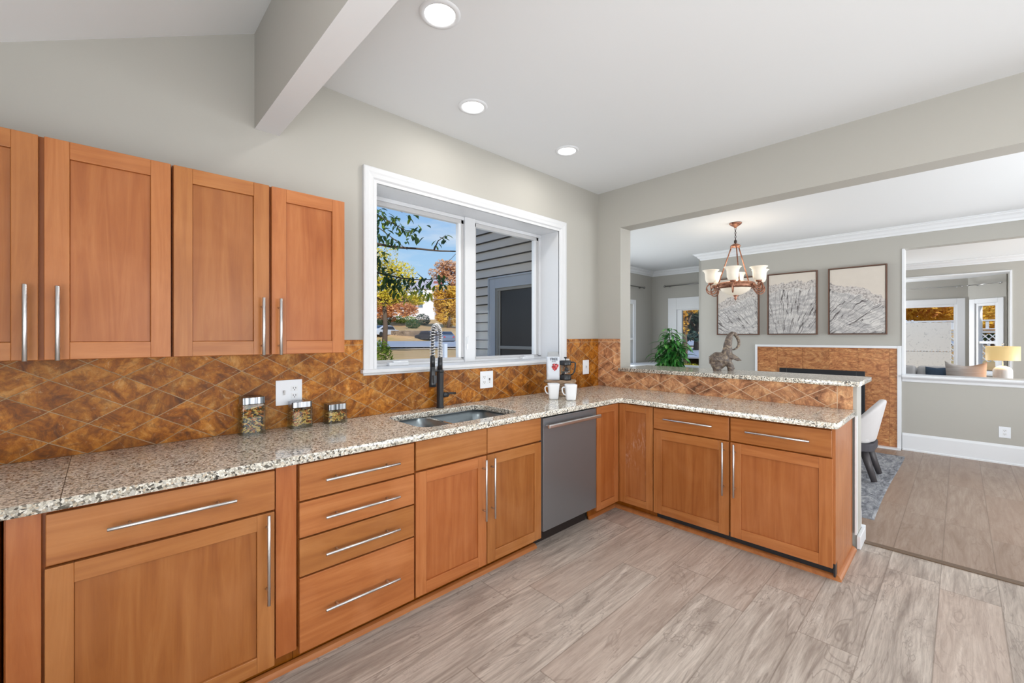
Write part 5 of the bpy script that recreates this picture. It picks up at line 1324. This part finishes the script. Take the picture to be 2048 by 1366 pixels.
def tree(px, fwd, zb, crown, label, m, n_leaf, size, trunk=True, seed=1, name='autumn_tree', group='trees beyond the street'):
    """crown: list of (dpx, z, rx, rz) clumps at that distance"""
    rnd = random.Random(seed); x, y = at(px, fwd); zb = ground(x, y) if zb is None else zb
    e = empty(name, (x, y, zb), label, 'tree', group)
    mb = MB(); tot = sum(c[2] ** 2 for c in crown)
    for dpx, z, rx, rz in crown:
        c = Vector((x, y, z)) + LAT * (dpx / FPX * fwd) + FW * rnd.uniform(-.3, .3) * rx
        sub = max(3, int(7)); 
        for k in range(sub):
            o = Vector((rnd.uniform(-1, 1) * rx * .6, rnd.uniform(-1, 1) * rx * .6, rnd.uniform(-1, 1) * rz * .6))
            cloud(mb, c + o, (rx * .5, rx * .5, rz * .45), int(n_leaf * rx * rx / tot / sub), size, rnd)
    build(mb, 'foliage', m, e, fix=False)
    if trunk:
        t = MB(); top = min(c[1] for c in crown); cxx = Vector((x, y, 0)); r0 = .010 * fwd ** .9 if fwd > 12 else .09
        r0 = min(r0, .35)
        t.tube([(x, y, zb - .1), (x + .1, y, (zb + top) / 2), (x, y, top)], [r0, r0 * .8, r0 * .6], 8)
        for dpx, z, rx, rz in crown: t.tube([Vector((x, y, top - .2)), Vector((x, y, z)) + LAT * (dpx / FPX * fwd)], [r0 * .5, r0 * .15], 6)
        build(t, 'trunk', 'bark', e)
    return e
# yellow-green tree at the left of the pane
tree(768, 27, None, [(-22, 6.0, 1.7, 1.5), (8, 5.4, 1.35, 1.0), (38, 5.2, 1.1, .9), (-30, 4.3, 1.5, 1.2), (20, 4.15, 1.1, .8), (50, 3.85, .9, .40), (64, 3.72, .75, .33)], 'bright yellow leafy tree at the left of the kitchen window view', 'f_yel', 5200, .11, seed=3)
tree(766, 80, None, [(-10, 7.6, 3.0, 2.2), (25, 7.0, 3.0, 2.2), (50, 6.8, 2.2, 1.8), (5, 5.8, 2.6, 1.6)], 'orange tree low at the left, across the street', 'f_org', 5000, .26, seed=5)
tree(897, 76, None, [(-6, 8.4, 2.2, 2.2), (10, 8.2, 2.4, 2.6), (0, 4.9, 2.0, 1.9), (22, 5.6, 2.2, 2.8), (-14, 6.3, 1.3, 1.6)], 'golden yellow tree right of the white house across the street', 'f_yo', 8500, .24, seed=7)
tree(896, 108, None, [(-18, 16.5, 2.6, 2.2), (8, 18.0, 4.0, 3.2), (30, 17, 4.2, 3.4), (18, 13.0, 3.6, 3.2)], 'tall peach coloured tree behind the brick chimney', 'f_peach', 5600, .38, seed=9)
tree(800, 150, None, [(-60, 14, 6, 5), (-20, 13, 6, 5), (30, 12, 6, 4), (80, 13, 7, 5), (120, 14, 7, 5)], 'far hazy treeline behind the houses across the street', 'f_peach', 5000, .6, seed=10, trunk=False)
# bushes
def bush(px, fwd, r, m, label, seed, nl=900, size=.05, rz=None, zoff=0.0):
    x, y = at(px, fwd); z0 = ground(x, y) + zoff; mb = MB(); rz = rz or r * .8
    cloud(mb, (x, y, z0 + rz * .9), (r, r, rz), nl, size, random.Random(seed))
    cloud(mb, (x, y, z0 + rz * .5), (r * .9, r * .9, rz * .5), nl // 3, size, random.Random(seed + 1))
    o = build(mb, 'bush', m, None, fix=False); return tag(o, label, 'bush', 'bushes in the yard')
bush(762, 9.0, .30, 'f_grn', 'leafy bush rising in the lower left corner of the kitchen window', 21, 2600, .035, .82, 0)
bush(768, 8.0, .30, 'f_yel', 'yellow-green bush along the bottom left of the kitchen window', 22, 2000, .030, .63, 0)
bush(800, 8.3, .26, 'f_yel', 'yellow-green bush tip right of its neighbour under the kitchen window', 23, 1600, .028, .60, 0)
bush(845, 84, 1.5, 'f_fir', 'dark green round bush before the white house', 24, 900, .16, 1.2)
bush(808, 86, 2.6, 'f_grn', 'low green hedge beside the white garage', 25, 1200, .16, .8)
bush(768, 80, 1.4, 'f_dk', 'dark shrub left of the hedge across the street', 26, 900, .14, 1.2)
bush(826, 72, 1.3, 'f_dk', 'dark shrub above the stone retaining wall', 27, 700, .13, .8)
# overhanging branch with individual leaves near the window
e = empty('hanging_branch', (*at(750, 6.5), 3.2), 'dark leafy branch hanging across the left kitchen window pane', 'branch')
bmb = MB(); W3 = lambda px, py, f: Vector((*at(px, f), zat(py, f)))
bmb.tube([W3(690, 478, 6.3), W3(752, 487, 6.3), W3(785, 494, 6.4), W3(830, 497, 6.5), W3(880, 502, 6.6), W3(925, 503, 6.7)], [.030, .020, .018, .015, .012, .009], 8)
bmb.tube([W3(690, 530, 5.9), W3(752, 545, 5.9), W3(800, 556, 6.0), W3(845, 560, 6.1), W3(895, 556, 6.2)], [.018, .014, .010, .007, .004], 6)
for q in ([(700, 400), (755, 430), (800, 455), (830, 470)], [(700, 430), (757, 455), (790, 480), (815, 500)], [(868, 500), (876, 482), (892, 470)], [(690, 395), (760, 405), (805, 425)]):
    bmb.tube([W3(a, b, 6.2) for a, b in q], [.012] + [.007] * (len(q) - 2) + [.003], 6)
build(bmb, 'twig', 'bark', e)
lm = MB(); r_ = random.Random(5)
def spray(px, py, n_, spread, f, L=.11, dx=0, mi=0):
    for i in range(n_):
        p = W3(px + r_.gauss(0, spread), py + r_.gauss(0, spread * .7), f + r_.uniform(-.25, .25)); a = r_.uniform(0, 2 * PI)
        dv_ = LAT * (math.cos(a) * .7 + dx) + FW * math.sin(a) * .6 + Vector((0, 0, r_.uniform(-1.0, .15)))
        leaf(lm, p, dv_, L * r_.uniform(.7, 1.2), L * .20, .5, mi if r_.random() < .8 else 1, 4)
for a in ((758, 425, 22, 10), (775, 440, 24, 12), (800, 455, 22, 12), (822, 470, 14, 10), (765, 470, 26, 12), (790, 488, 16, 10), (812, 430, 8, 9), (836, 455, 6, 6)): spray(*a, 6.3, .12)
for a in ((872, 484, 4, 5), (885, 480, 4, 5), (893, 472, 2, 3)): spray(*a, 6.4, .12)
for a in ((760, 540, 26, 11), (782, 552, 26, 12), (805, 562, 24, 12), (830, 566, 18, 11), (770, 570, 24, 10), (800, 578, 18, 10), (858, 562, 12, 8), (880, 556, 12, 9), (893, 566, 6, 6), (758, 510, 14, 8)): spray(*a, 5.9, .105)
for a in ((818, 588, 20, 9), (840, 584, 22, 9), (856, 592, 16, 8)): spray(*a, 7.0, .10, mi=2)
build(lm, 'leaves', ['f_dk', 'f_grn', 'f_yel'], e, fix=False)
# houses across the street
M['hw'] = mat('white_clapboard', srgb(226, 226, 230), .6); M['roof'] = mat('grey_shingle', srgb(176, 172, 182), .9); M['brick'] = mat('red_brick', srgb(150, 92, 88), .9)
M['hglass'] = mat('far_window', srgb(110, 126, 140), .2)
def house(px, fwd, wl, wd, h, rh, label, wins, chimney=None, zb=None, yaw=0.0):
    x, y = at(px, fwd); zb = ground(x, y) if zb is None else zb
    e = empty('house', (x, y, zb), label, 'house', 'houses across the street')
    R = Matrix.Rotation(yaw, 3, 'Z'); c0 = Vector((x, y, zb)); X_ = R @ LAT; Y_ = R @ FW
    def pt(a, b, z): return c0 + X_ * a + Y_ * b + Vector((0, 0, z))
    def blk(mb, a0, a1, b0, b1, z0, z1):
        vs = [pt(a, b, z) for z in (z0, z1) for b in (b0, b1) for a in (a0, a1)]
        mb.add(vs, [(0, 2, 3, 1), (4, 5, 7, 6), (0, 1, 5, 4), (2, 6, 7, 3), (0, 4, 6, 2), (1, 3, 7, 5)])
    mb = MB(); blk(mb, -wl / 2, wl / 2, 0, wd, -1, h); build(mb, 'walls', 'hw', e)
    r = MB(); o_ = .4
    vs = [pt(-wl / 2 - o_, -o_, h), pt(wl / 2 + o_, -o_, h), pt(wl / 2 + o_, wd + o_, h), pt(-wl / 2 - o_, wd + o_, h), pt(-wl / 2 - o_, wd / 2, h + rh), pt(wl / 2 + o_, wd / 2, h + rh)]
    r.add(vs, [(0, 1, 5, 4), (2, 3, 4, 5), (0, 4, 3), (1, 2, 5), (0, 3, 2, 1)]); build(r, 'roof', 'roof', e)
    for a, z, ww, hh in wins:
        m_ = MB(); blk(m_, a - ww / 2 - .12, a + ww / 2 + .12, -.06, .02, z - hh / 2 - .12, z + hh / 2 + .12); f_ = build(m_, 'window', 'hw', e)
        m_ = MB(); blk(m_, a - ww / 2, a + ww / 2, -.10, -.061, z - hh / 2, z + hh / 2); build(m_, 'pane', 'hglass', f_)
    if chimney is not None:
        m_ = MB(); blk(m_, chimney - .9, chimney + .9, wd * .25, wd * .25 + 1.3, 0, h + rh - .7); build(m_, 'chimney', 'brick', e)
    return e
house(842, 95, 6.0, 9, 6.8, 2.7, 'white two-storey house with a grey roof across the street', [(-.1, 3.6, 1.0, 1.9), (-.1, 6.0, 1.0, 1.2), (-3.0, 1.2, 1.2, 1.2)], 3.3)
house(802, 92, 4.6, 8, 2.3, 1.6, 'low white house wing left of the two-storey house', [(.8, 1.2, 1.6, 1.0)])
# parked cars
def car(px, fwd, z, L, H, col, label, heading, tail=None):
    x, y = at(px, fwd); e = empty('parked_car', (x, y, z), label, 'car', 'parked cars')
    X_ = (LAT * math.cos(heading) + FW * math.sin(heading)); Y_ = Vector((-X_.y, X_.x, 0)); c0 = Vector((x, y, z))
    def pt(a, b, zz): return c0 + X_ * a + Y_ * b + Vector((0, 0, zz))
    h = L / 2; W_ = .88
    pr = [(-h, .30), (-h, .72), (-h + .1, .88), (-h + .75, .95), (-h + 1.25, H - .06), (-h + 1.8, H), (h - 1.35, H), (h - .55, H * .74), (h - .12, .92), (h, .70), (h, .30), (h - .3, .22), (-h + .3, .22)]
    bd = MB().extr([pt(a, -W_, b) for a, b in pr], Y_ * 2 * W_); build(bd, 'body', col, e, .06)
    gl = MB(); g = [(-h + .90, .97), (-h + 1.32, H - .10), (h - 1.42, H - .10), (h - .72, .97)]
    gl.extr([pt(a, -W_ - .012, b) for a, b in g], Y_ * .01); gl.extr([pt(a, W_ + .002, b) for a, b in g], Y_ * .01); build(gl, 'side_glass', 'cglass', e)
    g2 = MB().extr([pt(h - 1.30, -W_ * .86, H - .05), pt(h - 1.30, W_ * .86, H - .05), pt(h - .56, W_ * .86, H * .76), pt(h - .56, -W_ * .86, H * .76)], X_ * .04 + Vector((0, 0, .03))); build(g2, 'rear_glass', 'cglass', e)
    for a in (-h + .85, h - .85):
        for b in (-W_ + .10, W_ - .10):
            build(MB().cyl(pt(a, b - .11, .33), pt(a, b + .11, .33), .33, 18), 'wheel', 'tyre', e)
    for b in (-.7, .5): build(MB().extr([pt(h - .02, b, .70), pt(h - .02, b + .2, .70), pt(h - .02, b + .2, .84), pt(h - .02, b, .84)], X_ * .04), 'tail_light', 'red', e)
    return e
M['cglass'] = mat('car_glass', srgb(40, 44, 56), .15); M['tyre'] = mat('tyre', (.02, .02, .022), .8)
M['carblue'] = mat('car_grey_blue', srgb(112, 124, 142), .3, .3); M['carsil'] = mat('car_silver', srgb(206, 212, 222), .3, .3); M['card'] = mat('car_dark', srgb(60, 62, 70), .3, .3)
car(886, 56, 0.62, 4.3, 1.50, 'carblue', 'blue-grey parked car at the kerb behind the faucet spring', -1.05)
car(858, 61, 0.80, 4.0, 1.45, 'card', 'dark parked car just left of the blue-grey car', -.6)
car(768, 62, 1.50, 4.4, 1.55, 'carsil', 'silver parked car at the left edge of the window', -2.1)
# mailbox post + utility wires
o = build(MB().box(*([at(890, 14)[0] - .06, at(890, 14)[0] + .06, at(890, 14)[1] - .06, at(890, 14)[1] + .06]), 0.2, 1.18), 'fence_post', mat('pale_blue_post', srgb(196, 208, 226), .5), None, .01)
tag(o, 'pale bluish post standing in the front yard behind the faucet', 'post')
def wire(p, label):
    a, b = Vector(p[0]), Vector(p[1]); pts = [a.lerp(b, t / 12) - Vector((0, 0, p[2] * 4 * (t / 12) * (1 - t / 12))) for t in range(13)]
    o = build(MB().tube(pts, p[3], 5), 'utility_wire', mat('wire', srgb(110, 104, 108), .8)); tag(o, label, 'wire', 'overhead wires')
wire((W3(835, 583, 30), W3(960, 455, 18), .1, .012), 'thin diagonal overhead wire crossing the sky')
wire((W3(700, 603, 60), W3(960, 592, 60), .3, .04), 'thin level overhead wire in front of the houses')

# ---- view through the living bay windows
M['stucco'] = mat('rough_stucco', srgb(196, 190, 180), .9); n = NT(M['stucco'])
n.base(n.mix(n.ramp(n.noise(n.pos(), 22, 4, .7), [(.3, G(1)), (.42, G(0))]), srgb(240, 234, 224), srgb(190, 186, 180)))
struct(MB().box(15.0, 15.25, 0.16, 5.2, -0.6, 1.03).box(15.02, 15.25, 0.16, 5.2, 1.045, 1.765), 'wall_stucco_porch', 'stucco')
e = empty('porch', (23, 1.0, 0.4), 'white neighbouring porch with railing and lattice seen past the stucco wall', 'porch')
pr = MB(); 
pr.box(22.0, 22.1, -2.2, 2.0, 1.66, 1.70); pr.box(22.0, 22.1, -2.2, 2.0, 1.95, 2.00)
y = -2.15
while y < 2.0: pr.box(22.02, 22.07, y, y + .08, 1.70, 1.95); y += .21
build(pr, 'railing', 'white', e)
build(MB().box(22.0, 23, -2.3, 2.0, 1.54, 1.62), 'deck', 'sash', e)
lt = MB()
for k in range(-14, 20):
    y0 = k * .17
    lt.add([(22.0, y0, .55), (22.0, y0 + .04, .55), (22.0, y0 + .86, 1.50), (22.0, y0 + .82, 1.50), (22.02, y0, .55), (22.02, y0 + .04, .55), (22.02, y0 + .86, 1.50), (22.02, y0 + .82, 1.50)], [(0, 1, 2, 3), (4, 5, 6, 7), (0, 4, 7, 3), (1, 5, 6, 2)])
    lt.add([(22.03, y0 + .82, .55), (22.03, y0 + .86, .55), (22.03, y0 + .04, 1.50), (22.03, y0, 1.50), (22.05, y0 + .82, .55), (22.05, y0 + .86, .55), (22.05, y0 + .04, 1.50), (22.05, y0, 1.50)], [(0, 1, 2, 3), (4, 5, 6, 7), (0, 4, 7, 3), (1, 5, 6, 2)])
build(lt, 'lattice', 'white', e)
tree(1850, 28, .45, [(-60, 3.5, 3.0, 1.5), (-20, 3.3, 2.6, 1.4), (20, 3.4, 2.6, 1.5), (55, 3.3, 2.4, 1.4), (-100, 3.4, 3.0, 1.6), (90, 3.8, 2.4, 1.6), (130, 3.0, 2.2, 1.4)], 'golden yellow tree outside the living room bay window', 'f_yo', 14000, .16, seed=31, group='trees beyond the bay window')
tree(1985, 34, .45, [(-4, 1.9, 1.5, 1.5), (-10, 4.0, 2.0, 1.2)], 'dark green tree seen through the narrow bay window', 'f_dk', 2600, .16, seed=33, group='trees beyond the bay window')
# ---- view through the recess window
tree(1392, 30, .45, [(-20, 3.4, 2.3, 1.6), (10, 3.4, 2.5, 1.7), (30, 3.0, 2.3, 1.6), (0, 1.9, 2.5, .9)], 'dark blue-green tree seen through the recess window', 'f_fir', 6000, .17, seed=35, group='trees beyond the recess window')
tree(1368, 16, .40, [(-4, 2.15, .45, .35), (6, 2.45, .40, .25), (20, 2.5, .40, .2), (-6, 1.75, .28, .25)], 'orange and yellow leafy tree in the corner of the recess window', 'f_yo', 1500, .06, seed=37, group='trees beyond the recess window')
x0_, y0_ = at(1385, 22)
o = struct(MB().box(19, 60, 6.3, 15.5, .44, .50), 'driveway', 'asphalt')
bush(1385, 15.5, 1.0, 'f_yel', 'low yellow grass clump at the bottom of the recess window', 41, 1500, .04, .28, .12)
